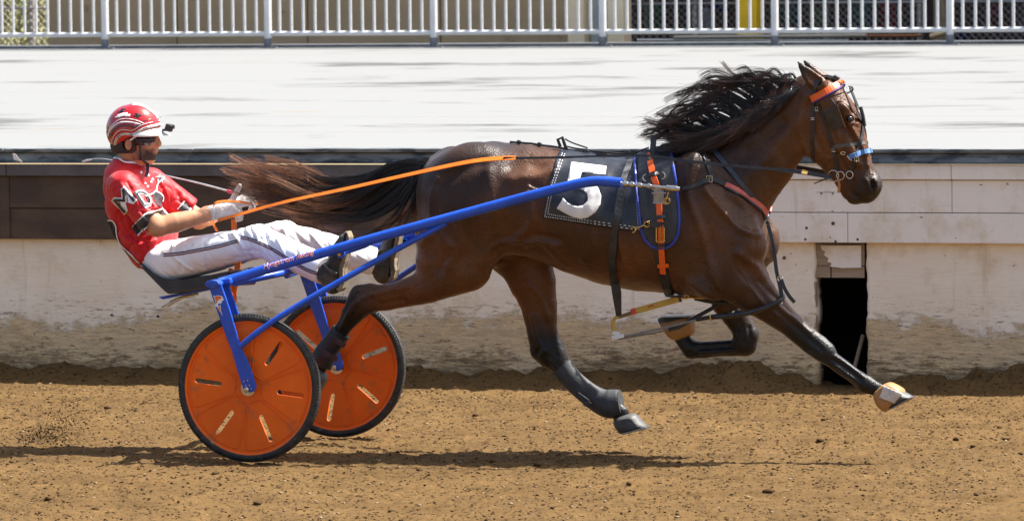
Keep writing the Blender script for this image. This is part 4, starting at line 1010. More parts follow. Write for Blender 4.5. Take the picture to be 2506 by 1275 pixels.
# ---- mane and tail
m_hair = M('horse_hair', (.01,.008,.008), 0.5, scale=40, rough=.28, spec=.8, attr='coat', lo=.3, hi=.7)
def lerp_guides(G, t):
    f = t*(len(G)-1); i = min(int(f), len(G)-2); f -= i; return G[i]*(1-f)+G[i+1]*f
def hair(name, guides, locks, per, K, spread, tipspread, ywid, ytip, r0, colf, wav=.01, seedoff=0, lenj=(.75, 1.12)):
    G = [np.array([[*P(x, y, Y)] for x, y, Y in resample(g_, K)]) for g_ in guides]; paths = []; radii = []; cols = []
    s = np.linspace(0, 1, K)
    for l in range(locks):
        t = (l+RNG.random())/locks; base = lerp_guides(G, min(.9999, t)).copy(); L = RNG.uniform(*lenj)
        # lengthen or shorten by sampling along the guide
        idx = np.clip(s*L*(K-1), 0, K-1.001); i0 = idx.astype(int); fr = (idx-i0)[:, None]
        base = base[i0]*(1-fr)+base[np.minimum(i0+1, K-1)]*fr
        if L > 1: base += (base[-2]-base[-4])[None]*np.clip(s*L-1, 0, 1)[:, None]*K*.3
        jit = RNG.normal(0, 1, 3)*np.array([tipspread, ytip, tipspread]); ph = RNG.random()*6.28; fq = RNG.uniform(5, 10)
        off0 = np.array([0, RNG.uniform(-ywid, ywid), 0])
        lock = base+off0+jit*(s**1.4)[:, None]
        lock[:, 2] += wav*np.sin(s*fq+ph)*s; lock[:, 1] += wav*.7*np.cos(s*fq*.8+ph)*s
        for k in range(per):
            d0 = RNG.normal(0, spread, 3); d1 = RNG.normal(0, spread*1.1, 3)*(.4+RNG.random()); pinch = (1-.75*np.sin(s*math.pi)**2)[:, None]
            p = lock+d0*(1-s)[:, None]*pinch+d1*s[:, None]; stray = RNG.random() < .05
            if stray: p = p+RNG.normal(0, tipspread*.9, 3)*(s**2)[:, None]
            paths.append(p); radii.append(r0*RNG.uniform(.6, 1.3)*(1-.85*s**1.5)+.0004)
            cols.append(colf(s, t, RNG.random()))
    return strands(name, paths, radii, cols, m_hair, horse)
def mane_col(s, t, q):
    a = np.array([.010,.008,.008]); b = np.array([.14,.055,.028])*(.4+q); w = np.clip((s-.55)/.45, 0, 1)[:, None]*(.35+.5*(q > .6)); return a*(1-w)+b*w
mg = [[(1962,207,0),(1945,196,0),(1925,198,0),(1910,214,-.01)],
      [(1935,220,0),(1900,194,0),(1850,192,-.01),(1795,224,-.02)],
      [(1900,240,0),(1850,200,0),(1775,196,-.02),(1700,240,-.04)],
      [(1865,258,0),(1800,214,0),(1725,222,-.02),(1648,278,-.05)],
      [(1830,278,0),(1765,240,0),(1690,258,-.02),(1622,316,-.05)],
      [(1790,302,0),(1725,276,0),(1655,294,-.03),(1595,345,-.06)],
      [(1750,326,0),(1690,306,0),(1620,306,-.02),(1550,312,-.05)],
      [(1720,344,0),(1670,330,0),(1615,335,-.03),(1562,352,-.06)]]
hair('mane', mg, 88, 26, 18, .0072, .038, .03, .035, .00075, mane_col, .024, lenj=(.5, 1.02))
dg_ = [[(1955,214,-.02),(1935,232,-.055),(1905,256,-.075),(1880,272,-.085)],
       [(1905,240,-.02),(1880,268,-.08),(1845,298,-.10),(1800,326,-.11)],
       [(1850,272,-.02),(1820,300,-.09),(1775,328,-.12),(1725,352,-.12)],
       [(1800,300,-.02),(1770,322,-.09),(1720,345,-.115),(1655,356,-.11)],
       [(1745,330,-.02),(1715,345,-.08),(1670,352,-.09),(1610,352,-.08)]]
hair('mane_fall', dg_, 130, 26, 12, .010, .022, .02, .015, .0010, mane_col, .010)
hair('forelock', [[(2000,196,0),(2020,190,-.01),(2040,198,-.02),(2052,212,-.03)], [(1990,198,0),(2012,188,.01),(2035,192,0),(2055,204,-.01)]], 10, 8, 8, .005, .01, .02, .01, .0013, mane_col, .004)
def tail_col(s, t, q):
    a = np.array([.012,.010,.009]); b = np.array([.36,.145,.05])*(.3+1.1*q); w = np.clip((s-.66+.25*(q-.5))/.32, 0, 1)[:, None]; return a*(1-w)+b*w
tg = [[(1062,400,0),(985,398,0),(900,432,0),(800,452,-.01),(700,430,-.02),(592,398,-.03)],
      [(1058,404,0),(980,408,0),(890,455,0),(790,478,-.01),(690,450,-.02),(590,418,-.03)],
      [(1052,408,0),(980,430,0),(890,485,0),(790,500,-.01),(690,470,-.02),(600,448,-.03)],
      [(1046,412,0),(985,460,-.01),(895,515,-.01),(790,520,-.01),(700,490,-.02),(612,470,-.03)],
      [(1042,414,-.01),(990,490,-.02),(900,540,-.02),(800,536,-.02),(715,500,-.03),(636,470,-.03)],
      [(1036,418,-.02),(1002,500,-.03),(930,552,-.03),(835,550,-.03),(760,524,-.03),(690,492,-.03)]]
hair('tail', tg[:5], 100, 28, 24, .012, .030, .045, .045, .0011, tail_col, .030, lenj=(.6, 1.06))
hair('tail_fringe', [[(1045,414,-.03),(1030,470,-.05),(1010,520,-.05),(990,555,-.05)], [(1035,416,-.03),(1015,480,-.05),(995,530,-.05),(965,560,-.05)], [(1025,418,-.02),(990,490,-.04),(950,545,-.05),(900,570,-.04)]], 26, 12, 12, .008, .02, .03, .02, .0016, tail_col, .008, lenj=(.5, 1.0))
# ================================================================== HARNESS, BRIDLE, CLOTH
m_strap = M('black_strap', (.014,.014,.017), (.03,.03,.034), scale=25, rough=.42, spec=.5, bump=.1, bscale=200)
m_ostrap = M('orange_strap', (.80,.13,.015), (.70,.10,.012), scale=18, rough=.45, spec=.4)
m_piping = M('blue_piping', (.02,.05,.34), (.015,.035,.25), scale=22, rough=.4, spec=.5)
m_cloth = M('black_number_cloth', (.016,.019,.027), (.026,.03,.04), scale=9, rough=.36, spec=.5, bump=.35, bscale=16)
m_stitch = M('white_stitch', (.7,.7,.68), rough=.6); m_numeral = M('white_numeral', (.78,.77,.74), (.7,.69,.66), scale=12, rough=.5, bump=.25, bscale=18)
m_gold = M('gold_snap', (.72,.5,.16), (.6,.4,.12), scale=50, rough=.25, metal=1)
m_redpad = M('pink_red_pad', (.5,.09,.07), (.58,.14,.11), scale=18, rough=.6)
m_tanlea = M('tan_leather', (.42,.19,.05), (.33,.14,.035), scale=16, rough=.5, bump=.15, bscale=90)
def strap(name, path, w_px, mat, parent, n=24, th=.004, off=.002, bvh=None, both=False, Y=-.2):
    bv = bvh or BVH_H; p, nr = on_surface(bv, path, n, Y); u = U(p[len(p)//2])
    b = B().ribbon(p, nr, w_px*u, th, off); o = b.obj(name, mat, parent)
    if both: b.mirrored().obj(name, mat, parent)
    return o
# --- number cloth over the loins
cl = empty('number_cloth', tuple(P(1450,450,-.2)), 'black number cloth with a large white 5 on the horse\'s side', 'number cloth')
cpoly = [(1372,371),(1420,376),(1490,383),(1558,390),(1561,430),(1564,480),(1569,567),(1510,559),(1450,551),(1390,542),(1330,533),(1338,490),(1350,440),(1361,400)]
b = decal(cpoly, BVH_H, .009, 9)
for v in b.V:
    x, y = PX(v); e = 2.2*math.sin(x*.055+y*.021)+1.7*math.sin(x*.03-y*.07+1)+1.2*math.sin(x*.13+y*.05); v.y -= .0016*(e+2.2)
o = b.obj('cloth', m_cloth, cl, True); mo = o.modifiers.new('thickness', 'SOLIDIFY'); mo.thickness = .004; mo.offset = 0
bm_ = b.mirrored().obj('cloth', m_cloth, cl, True); mo = bm_.modifiers.new('thickness', 'SOLIDIFY'); mo.thickness = .004; mo.offset = 0
BVH_C = bvh_obj(o)
num = crop([(632,332),(995,375),(984,467),(740,437),(720,514),(790,520),(860,548),(912,600),(940,680),(930,770),(880,850),(800,905),(730,916),(640,895),(550,850),(478,810),(547,702),(590,748),(640,778),(700,790),(760,775),(800,735),(805,700),(795,660),(765,630),(720,608),(650,598),(575,592)], 1250, 320, 4.25)
decal_obj('numeral', decal(num, BVH_C, .0035, 7), m_numeral, cl)
for ln in ([(1376,376),(1354,440),(1341,490),(1334,529)], [(1382,378),(1360,440),(1347,490),(1341,524)], [(1333,530),(1390,538),(1450,547),(1566,563)], [(1343,524),(1390,532),(1450,541),(1560,556)], [(1553,392),(1557,470),(1562,560)]):
    q = resample(ln, 60)
    pts, nr = on_surface(BVH_C, [tuple(a) for a in q], 60)
    st_ = B()
    for i in range(0, 59, 2): st_.ribbon([pts[i], pts[i+1]], [nr[i], nr[i+1]], .0032, .0012, .0025)
    st_.obj('stitching', m_stitch, cl)
# --- harness
ha = empty('harness', tuple(P(1610,500,-.2)), 'black and orange harness with saddle pad, girth and breast strap on the horse', 'harness')
pad = [(1562,386),(1580,372),(1610,362),(1650,358),(1654,420),(1658,480),(1661,550),(1655,580),(1638,597),(1612,602),(1588,594),(1574,570),(1568,500),(1563,430)]
b = decal(pad, BVH_H, .014, 9); po_ = b.obj('saddle_pad', m_seat, ha, True); mo = po_.modifiers.new('thickness', 'SOLIDIFY'); mo.thickness = .012; mo.offset = 0
b2 = b.mirrored().obj('saddle_pad', m_seat, ha, True); mo = b2.modifiers.new('thickness', 'SOLIDIFY'); mo.thickness = .012; mo.offset = 0
BVH_P = bvh_obj(po_, o)
pip = [(1553,392),(1557,430),(1562,480),(1568,540),(1575,575),(1590,596),(1614,605),(1640,600),(1656,582),(1662,550),(1659,480),(1653,420),(1644,362)]
pts, nr = on_surface(BVH_H, pip, 70); pb = B().tube([a+n*.018 for a, n in zip(pts, nr)], .0075, 8); pb.obj('blue_piping', m_piping, po_, True); pb.mirrored().obj('blue_piping', m_piping, b2, True)
# panels on the pad
for path, w in (([(1585,378),(1592,430),(1604,480),(1609,540),(1614,585)], 34), ([(1606,372),(1618,420),(1632,470),(1640,540)], 13), ([(1578,390),(1584,440),(1590,500)], 8)): strap('pad_panel', path, w, m_strap, ha, bvh=BVH_P, th=.006, off=.002)
BVH_P = bvh_obj(po_, o, *[c_ for c_ in ha.children if c_.name.startswith('pad_panel')])
strap('girth', [(1604,560),(1612,610),(1622,660),(1634,706),(1640,722)], 25, m_strap, ha, both=True, th=.008)
gp = [P(1640,722,-.16), P(1648,728,0)]; gp = [gp[0], Vector((gp[0].x+.01, 0, gp[0].z-.02)), Vector((gp[0].x, -gp[0].y, gp[0].z))]
B().ribbon(gp, [Vector((0,0,-1))]*3, .05, .008).obj('girth', m_strap, ha)
for seg in ([(1592,396),(1598,424)], [(1600,434),(1613,466)], [(1613,490),(1615,528)], [(1616,537),(1617,546)], [(1617,550),(1619,600)], [(1619,602),(1622,648),(1623,668)]):
    strap('orange_strap', seg, 15, m_ostrap, ha, 8, .004, .007, bvh=bvh_obj(po_, *[c_ for c_ in ha.children if c_.name.startswith(('pad_panel', 'girth'))]) if seg[0][1] < 620 else BVH_H)
strap('orange_keeper', [(1611,648),(1638,646)], 10, m_ostrap, ha, 4, .004, .014)
for a in ((1600,430,18,10), (1615,532,20,9), (1618,600,20,9)): strap('strap_keeper', [(a[0]-a[2]/2, a[1]+1), (a[0]+a[2]/2, a[1]-1)], a[3], m_strap, ha, 4, .005, .012, bvh=BVH_P)
strap('side_strap', [(1583,552),(1600,551),(1622,549)], 14, m_strap, ha, 8, .005, .012, bvh=BVH_P)
def buckle(px, py, w, h, Yo, mat, parent, name='buckle', rot=0, r=.0028):
    c_, n = hit(BVH_P, px, py)
    if c_ is None: c_, n = hit(BVH_H, px, py)
    if c_ is None: c_ = P(px, py, -.2); n = Vector((0,-1,0))
    u = U(c_); R = Matrix.Rotation(rot, 3, 'Y'); c_ = c_+n*Yo
    pts = [c_+R @ Vector((x*w*u/2, 0, z*h*u/2)) for x, z in ((-1,-1),(1,-1),(1,1),(-1,1),(-1,-1),(1,-1))]
    return B().tube(pts, r, 6).tube([c_+R @ Vector((0,-.002,-h*u/2)), c_+R @ Vector((0,-.002,h*u*.6))], r*.7, 6).obj(name, mat, parent, True)
buckle(1618,573,20,34,.018,m_gold,ha); buckle(1612,472,24,10,.03,m_steel,ha)
# quick-hitch plate hanging from the shaft tip
c_ = P(1612,482,-.40); u = U(c_)
B().box(c_, (26*u, .008, 34*u)).obj('hitch_plate', M('brushed_steel', (.35,.34,.35), (.25,.24,.26), scale=30, rough=.3, metal=1), ha, bevel=.002)
B().tube([P(1600,471,-.405), P(1630,473,-.405)], .003, 8).tube([P(1598,497,-.405), P(1626,498,-.405)], .003, 8).obj('hitch_pin', m_steel, ha, True)
B().torus(P(1632,492,-.40), .014, .003, (0,1,0), 16, 6).tube([P(1636,470,-.405), P(1632,484,-.405), P(1627,500,-.40)], .003, 6).obj('hitch_hook', m_gold, ha, True)
for px, py, s0, s1 in ((1585,439,.5*math.pi,1.5*math.pi), (1622,433,-.5*math.pi,.5*math.pi)):
    c_, n = hit(BVH_P, px, py)
    if c_: B().torus(c_+n*.015+Vector((.0,0,0)), .016, .003, (0,1,0), 14, 6, s0, s1).obj('saddle_ring', m_steel, ha, True)
# terret and upright strap at the saddle top
c_, n = hit(BVH_P, 1594, 388); c_ = c_ or P(1594,388,-.2); B().torus(c_+Vector((0,-.02,.004)), .014, .004, (1,0,0), 16, 6).obj('terret', m_steel, ha, True)
B().ribbon([P(1594,385,-.12), P(1598,362,-.11), P(1600,338,-.10)], [Vector((0,-1,0))]*3, .028, .005).obj('upright_strap', m_strap, ha)
B().ribbon([P(1586,386,-.13), P(1588,374,-.13)], [Vector((0,-1,0))]*2, .012, .005).obj('upright_tab', m_ostrap, ha)
# back strap and keepers along the spine
def spine(path, lift, n=20):
    out = []
    for x, y in resample(path, n):
        v = P(x, y, 0); r = BVH_H.ray_cast(Vector((v.x, -.015, 2.2)), Vector((0,0,-1))); out.append((r[0] if r[0] else v)+Vector((0,0,lift)))
    return out
b1 = spine([(1250,350),(1300,356),(1360,366),(1430,372),(1500,380),(1575,384)], .008); B().tube(b1, .0055, 8).obj('back_strap', m_strap, ha, True)
b1 = spine([(1390,370),(1450,375),(1520,380),(1590,378)], .022, 12); B().tube(b1, .004, 8).obj('back_strap', m_strap, ha, True)
for px in (1272, 1322, 1432, 1440): 
    v = spine([(px,360),(px+6,360)], .01, 2); B().box(v[0], (.018, .02, .02), Matrix.Rotation(.3, 3, 'Y')).obj('strap_keeper', m_strap, ha, bevel=.004)
v = spine([(1380,366),(1386,366)], .015, 2)[0]
B().ribbon([v+Vector((-.01,-.01,0)), v+Vector((-.022,-.012,.035)), v+Vector((0,-.012,.045)), v+Vector((.012,-.012,.01)), v+Vector((.02,-.01,-.012))], [Vector((0,-1,.2))]*5, .016, .004).obj('cloth_loop', m_strap, ha)
v2 = spine([(1385,366),(1440,372)], .03, 6); v2 = [a+Vector((0,0,.025*(1-i/5))) for i, a in enumerate(v2)]; B().tube(v2, .004, 6).obj('loose_strap', m_strap, ha, True)
v = spine([(1538,383),(1540,383)], .022, 2)[0]
B().lathe([(0, -.02), (.012, -.016), (.016, 0), (.012, .016), (0, .02)], v, 2, 12).obj('saddle_knob', m_strap, ha, True)
# crupper under the tail
B().tube([P(1120,374,-.03), P(1090,386,-.045), P(1062,404,-.05), P(1052,425,-.045)], .008, 8).obj('crupper', m_strap, ha, True)
# breast strap, neck straps
strap('trace', [(1672,463),(1700,456),(1722,446),(1740,440)], 10, m_strap, ha, 14, .005, .006)
strap('breast_strap', [(1740,438),(1765,446),(1780,453)], 13, m_strap, ha, 10, .006, .004)
strap('breast_pad', [(1776,452),(1810,470),(1842,490),(1864,508),(1874,522)], 13, m_redpad, ha, 20, .008, .003, both=True)
strap('breast_binding', [(1774,459),(1808,478),(1840,498),(1862,516)], 6, m_strap, ha, 20, .006, .004)
strap('neck_strap', [(1728,342),(1745,368),(1785,415),(1830,468),(1862,508),(1874,536)], 12, M('blue_black_strap', (.022,.028,.045), (.04,.048,.07), scale=20, rough=.42), ha, 30, .005, .005, both=True)
strap('neck_strap', [(1716,352),(1722,380),(1730,400),(1742,436)], 11, m_strap, ha, 16, .005, .004)
buckle(1733,440,14,15,.012,m_steel,ha); buckle(1730,398,12,6,.01,m_steel,ha)
strap('cloth_strap', [(1545,394),(1534,420),(1524,446)], 16, M('grey_webbing', (.10,.10,.10), (.14,.14,.14), scale=30, rough=.7), ha, 8, .004, .006, bvh=BVH_C)
strap('spreader_strap', [(1526,450),(1512,520),(1505,580),(1500,640),(1504,694)], 19, m_strap, ha, 26, .005, .010, bvh=bvh_obj(body, o))
a0, _ = hit(BVH_H, 1504, 690); a0 = a0 or P(1504,690,-.1)
B().ribbon([a0+Vector((0,-.008,.02)), P(1509,715,a0.y-.004), P(1515,778,a0.y+.02)], [Vector((0,-1,0))]*3, [.04,.047,.026], .005).obj('spreader_strap', m_strap, ha)
YB = a0.y+.02
# gold snap from the cloth corner to the side strap
c_, n = hit(BVH_C, 1552, 560); c_ = (c_ or P(1552,560,-.25))+Vector((0,-.022,0)); ys_ = c_.y
B().torus(P(1549,562,ys_), .013, .0035, (0,1,0), 14, 6, -2.2, 1.8).tube([P(1556,560,ys_), P(1568,555,ys_), P(1576,551,ys_)], .0042, 8).torus(P(1583,549,ys_), .013, .003, (0,1,0), 16, 6).obj('gold_snap', m_gold, ha, True)
# --- hopples: spreader bar, loops and lines
hp = empty('hopples', tuple(P(1560,760,YB)), 'yellow hopple spreader bar with grey lines and leg loops under the horse', 'hopples')
m_ybar = M('yellow_bar', (.55,.36,.05), (.46,.29,.04), scale=14, rough=.4, spec=.5)
a, b_ = P(1552,762,YB), P(1664,731,YB); d = (b_-a).normalized(); R = Matrix.Rotation(-math.atan2(d.z, d.x), 3, 'Y')
B().box((a+b_)/2, ((b_-a).length, .018, 15*U(a)), R).obj('spreader_bar', m_ybar, hp, bevel=.004)
B().tube([P(1514,776,YB), P(1552,763,YB)], .0085, 10).obj('bar_rod', M('dark_brass', (.25,.17,.07), (.18,.12,.05), scale=30, rough=.35, metal=.8), hp, True)
c_ = P(1551,762,YB); B().box(c_, (13*U(c_), .024, 15*U(c_)), R).obj('red_collar', M('red_tape', (.55,.05,.02), rough=.5), hp, bevel=.003)
B().box(P(1664,731,YB), (5*U(c_), .022, 16*U(c_)), R).obj('bar_end', m_strap, hp, bevel=.002)
B().box(P(1592,749,YB-.010), (.03, .002, .009), R).obj('bar_mark', M('red_print', (.5,.08,.04), rough=.5), hp)
B().tube([Vector(v) for v in resample([P(1516,776,YB), P(1506,778,YB), P(1500,788,YB), P(1500,798,YB), P(1503,812,YB)], 14)], .0085, 10).obj('bar_hook', m_ybar, hp, True)
B().box(P(1508,816,YB), (.035, .022, .016), Matrix.Rotation(.2, 3, 'Y')).box(P(1512,824,YB-.012), (.062, .004, .02), Matrix.Rotation(-.22, 3, 'Y')).box(P(1512,824,YB+.012), (.062, .004, .02), Matrix.Rotation(-.22, 3, 'Y')).obj('pulley_block', M('white_plastic', (.72,.72,.7), rough=.45), hp, bevel=.003)
B().lathe([(0, -.008), (.011, -.008), (.008, 0), (.011, .008), (0, .008)], P(1512,824,YB), 1, 14).obj('pulley_wheel', m_steel, hp, True)
m_line = M('grey_cord', (.26,.24,.23), (.18,.17,.16), scale=60, rough=.75)
B().tube([P(1516,826,YB), P(1600,808,YB), P(1712,781,YB+.02)], .0055, 8).obj('hopple_line', m_line, hp, True)
B().tube([P(1514,829,YB+.01), P(1600,815,YB+.03), P(1640,806,YB+.05)], .0045, 8).obj('hopple_line', m_line, hp, True)
B().tube([P(1636,807,YB+.05), P(1660,801,YB+.06), P(1700,778,.02), P(1760,745,.06), P(1785,738,.06)], .010, 10).obj('hopple_hanger', m_strap, hp, True)
B().tube([P(1706,782,YB+.02), P(1738,776,YB-.01), P(1760,774,-.19)], .0105, 10).obj('hopple_hanger', m_strap, hp, True)
lp = [(1742,776,-.19),(1790,772,-.215),(1840,764,-.22),(1880,750,-.215),(1908,736,-.20),(1916,726,-.16),(1908,722,-.08),(1880,728,-.03),(1830,752,-.03),(1780,770,-.09),(1742,776,-.17)]
B().tube([Vector(v) for v in resample([P(*q) for q in lp], 50)], .0125, 10).obj('hopple_loop', m_strap, hp, True)
lp = [(1700,730,.02),(1740,738,.02),(1790,742,.03),(1820,752,.07),(1820,752,.17),(1780,742,.2),(1730,736,.2)]
B().tube([Vector(v) for v in resample([P(*q) for q in lp], 40)], .010, 10).obj('hopple_loop', m_strap, hp, True)
c_ = P(1740,776,-.2); B().torus(c_, .013, .0035, (1,0,.2), 14, 6).obj('hopple_ring', m_gold, hp, True)
B().tube([P(1662,730,YB), P(1690,728,YB+.02), P(1740,730,.0)], .005, 8).torus(P(1680,726,YB+.01), .010, .003, (0,1,0), 12, 6).obj('bar_chain', m_gold, hp, True)
def ribY(pts, w, mat, name, parent, th=.004, nrm=(0,-1,0)):
    q = [Vector(v) for v in resample([P(*p) for p in pts], 20)]; return B().ribbon(q, [Vector(nrm)]*20, w, th).obj(name, mat, parent)
ribY([(1874,536,-.14),(1880,552,-.15),(1888,580,-.16),(1895,620,-.17),(1900,660,-.175),(1906,690,-.18)], .018, m_strap, 'front_hanger', hp)
ribY([(1906,685,-.18),(1910,705,-.185),(1914,732,-.19)], .02, m_strap, 'front_hanger', hp)
ribY([(1912,684,-.185),(1920,705,-.19),(1932,725,-.19),(1945,740,-.19)], .018, m_strap, 'strap_end', hp)
B().torus(P(1909,682,-.186), .012, .003, (0,1,0), 14, 6).torus(P(1912,738,-.19), .012, .003, (1,0,0), 14, 6).torus(P(1878,545,-.15), .012, .0035, (0,1,0), 14, 6).obj('hopple_buckle', m_steel, hp, True)
# --- bridle
br = empty('bridle', tuple(P(2040,300,-.1)), 'black bridle with orange browband, blinker and pale blue noseband', 'bridle')
def wrap(name, path, w, mat, n=20, th=.004, off=.002): return strap(name, path, w, mat, br, n, th, off, both=True)
wrap('browband', [(1987,243),(2005,234),(2030,220),(2052,208),(2063,204)], 17, m_ostrap, 18, .006, .006)
m_purple = M('purple_binding', (.05,.02,.22), rough=.5); wrap('browband_binding', [(1990,252),(2008,243),(2033,229),(2055,216),(2068,210)], 3, m_purple, 18, .005, .006)
wrap('cheek_strap', [(1994,222),(2004,262),(2020,302),(2034,345),(2046,390),(2050,420)], 9, m_strap, 26)
wrap('throat_strap', [(1990,222),(1991,270),(1989,320),(1988,360),(1992,396)], 9, m_strap, 20)
wrap('noseband', [(2034,362),(2050,358),(2085,354),(2108,351),(2116,350)], 9, M('grey_webbing_band', (.075,.072,.068), (.11,.105,.1), scale=40, rough=.7), 18)
wrap('blue_noseband', [(2081,384),(2100,377),(2116,372),(2125,370)], 12, M('pale_blue_fleece', (.085,.19,.44), (.13,.26,.52), scale=60, rough=.9, bump=.3), 16, .010, .002)
wrap('face_strap', [(2076,212),(2092,250),(2106,290),(2110,320),(2105,345),(2098,370),(2092,396),(2083,425)], 9, m_strap, 28, .004, .004)
strap('crown_strap', [(1994,222),(2000,205),(2022,192),(2045,194)], 9, m_strap, br, 12, .005, .004, both=True)
B().box(P(2046,193,-.01), (.03,.03,.03), Matrix.Rotation(.5, 3, 'Y')).obj('crown_buckle', m_strap, br, bevel=.008)
B().tube([P(2106,262,-.005), P(2112,285,-.005), P(2116,310,-.005)], .009, 8).obj('face_pad', m_strap, br, True)
# blinker, standing off the cheek on its wire
for sgn in (-1, 1):
    q = [P(2012,276,-.112), P(2050,258,-.135), P(2069,311,-.14), P(2038,322,-.118)]; q = [Vector((v.x, v.y*(-sgn), v.z)) if sgn > 0 else v for v in q]
    V = q+[v+Vector((.003, sgn*.006, 0)) for v in q]; B().add(V, [(0,1,2,3),(4,5,6,7),(0,1,5,4),(1,2,6,5),(2,3,7,6),(3,0,4,7)]).obj('blinker', M('dark_brown_leather', (.022,.014,.010), (.035,.022,.015), scale=30, rough=.4), br, bevel=.0025)
    w = [P(2046,258,-.13), P(2036,246,-.115), P(2034,238,-.11), P(2055,230,-.095), P(2074,222,-.06), P(2074,214,-.045)]
    w = [Vector((v.x, v.y*(-sgn) if sgn > 0 else v.y, v.z)) for v in w]; B().tube([Vector(v) for v in resample(w, 20)], .0035, 8).obj('blinker_wire', M('blackened_wire', (.03,.03,.03), rough=.3, metal=.6), br, True)
    e = [q[1], q[2]]; B().tube([v+Vector((0, sgn*.004, 0)) for v in e], .0016, 6).obj('blinker_edge', m_tanlea, br, True)
m_pink = M('pale_metal', (.72,.66,.58), rough=.25, metal=1)
def ring(px, py, Rp, mat, Yd=-.015, r=.0032):
    c_, n = hit(BVH_H, px, py)
    if c_ is None: c_ = P(px, py, -.05); n = Vector((0,-1,0))
    for s_ in (1, -1):
        q = c_+Vector((0, Yd, 0)); B().torus(Vector((q.x, q.y*s_, q.z)), Rp*U(c_), r, (.15,1,0), 22, 7).obj('bit_ring', mat, br, True)
ring(2041,431,14,m_pink, r=.0026); ring(2059,430,10,m_pink, -.02, .0026); ring(2081,428,9,m_pink, r=.0026)
c_, n = hit(BVH_H, 2064, 374)
B().torus(c_+n*.008, .011, .0028, (0,1,0), 14, 6, sq=.6).tube([c_+n*.01+Vector((.02,0,-.012)), c_+n*.01+Vector((.034,0,-.03)), c_+n*.01+Vector((.045,0,-.034))], .0028, 6).obj('chain_link', m_pink, br, True)
for px, py, w, h in ((2003,267,11,9),(2044,366,10,7),(2096,390,10,10),(1990,291,9,4)):
    c_, n = hit(BVH_H, px, py)
    if c_: buckle(px, py, w, h, .008, m_pink, br, r=.0022)
ribY([(2052,438,-.07),(2054,455,-.07),(2052,472,-.068)], .012, m_tanlea, 'chin_tab', br)
B().tube([P(2044,428,-.075), P(2020,438,-.085), P(1992,450,-.09)], [.004,.004,.0025], 8).obj('loose_thong', m_strap, br, True)
# overcheck line along the crest to the saddle
oc = [(2000,200,-.03),(1960,214,-.05),(1900,252,-.09),(1840,292,-.12),(1760,340,-.14),(1690,362,-.12),(1610,372,-.10)]
B().tube([Vector(v) for v in resample([P(*q) for q in oc], 40)], .0045, 8).obj('overcheck', m_strap, br, True)
# --- boots on the legs
def sleeve(name, ch, mat, grow, label, cat, group):
    pts = C(ch); t = empty(name, tuple(pts[-1][0]), label, cat, group); sm = resample([(*p, r, k) for p, r, k in pts], 26); b = B(); n = 18
    for i, q in enumerate(sm):
        d = np.array(sm[min(i+1, 25)][:3])-np.array(sm[max(i-1, 0)][:3]); d = Vector(d).normalized(); u_ = Vector((0,1,0)); w = d.cross(u_).normalized(); r = q[3]+grow+(.003 if i in (0, 25) else 0)
        b.V += [Vector(q[:3])+w*math.cos(2*math.pi*k/n)*r+u_*math.sin(2*math.pi*k/n)*(q[3]*q[4]+grow) for k in range(n)]
    for i in range(25):
        for k in range(n): b.F.append((i*n+k, i*n+(k+1) % n, (i+1)*n+(k+1) % n, (i+1)*n+k))
    b.F += [tuple(range(n)), tuple(range(25*n+n-1, 25*n-1, -1))]
    b.obj('sleeve', mat, t, True); return t, sm
m_neo = M('grey_neoprene', (.032,.034,.038), (.05,.052,.056), scale=14, rough=.62, bump=.2, bscale=120)
m_bneo = M('black_neoprene', (.008,.009,.010), (.02,.02,.022), scale=14, rough=.5, bump=.2, bscale=120)
t1, sm1 = sleeve('shin_boot', [(1374,898,26,.135,.8),(1402,931,24,.135,.8),(1440,963,25,.135,.8),(1470,982,29,.135,.82),(1492,988,33,.135,.85),(1512,985,30,.135,.85),(1520,984,27,.135,.85)], m_neo, .006, 'grey shin boot on the forward hind leg of the horse', 'leg boot', 'hind leg boots')
t2, sm2 = sleeve('shin_boot', [(835,812,22,-.14,.8),(820,832,22,-.14,.8),(804,852,23,-.14,.8),(793,872,26,-.14,.85),(784,893,25,-.14,.85)], m_bneo, .007, 'black shin boot on the hind leg stretched back by the wheel', 'leg boot', 'hind leg boots')
for t_, Y, q in ((t1, .07, [(1412,965,1440,985),(1430,985,1445,992)]), (t2, -.21, [(812,826,845,846),(790,862,826,880)])):
    for x0, y0, x1, y1 in q:
        B().ribbon([P(x0, y0, Y), P((x0+x1)/2, (y0+y1)/2, Y-.004), P(x1, y1, Y)], [Vector((0,-1,0))]*3, .028, .004).obj('fastening_strap', m_strap, t_)
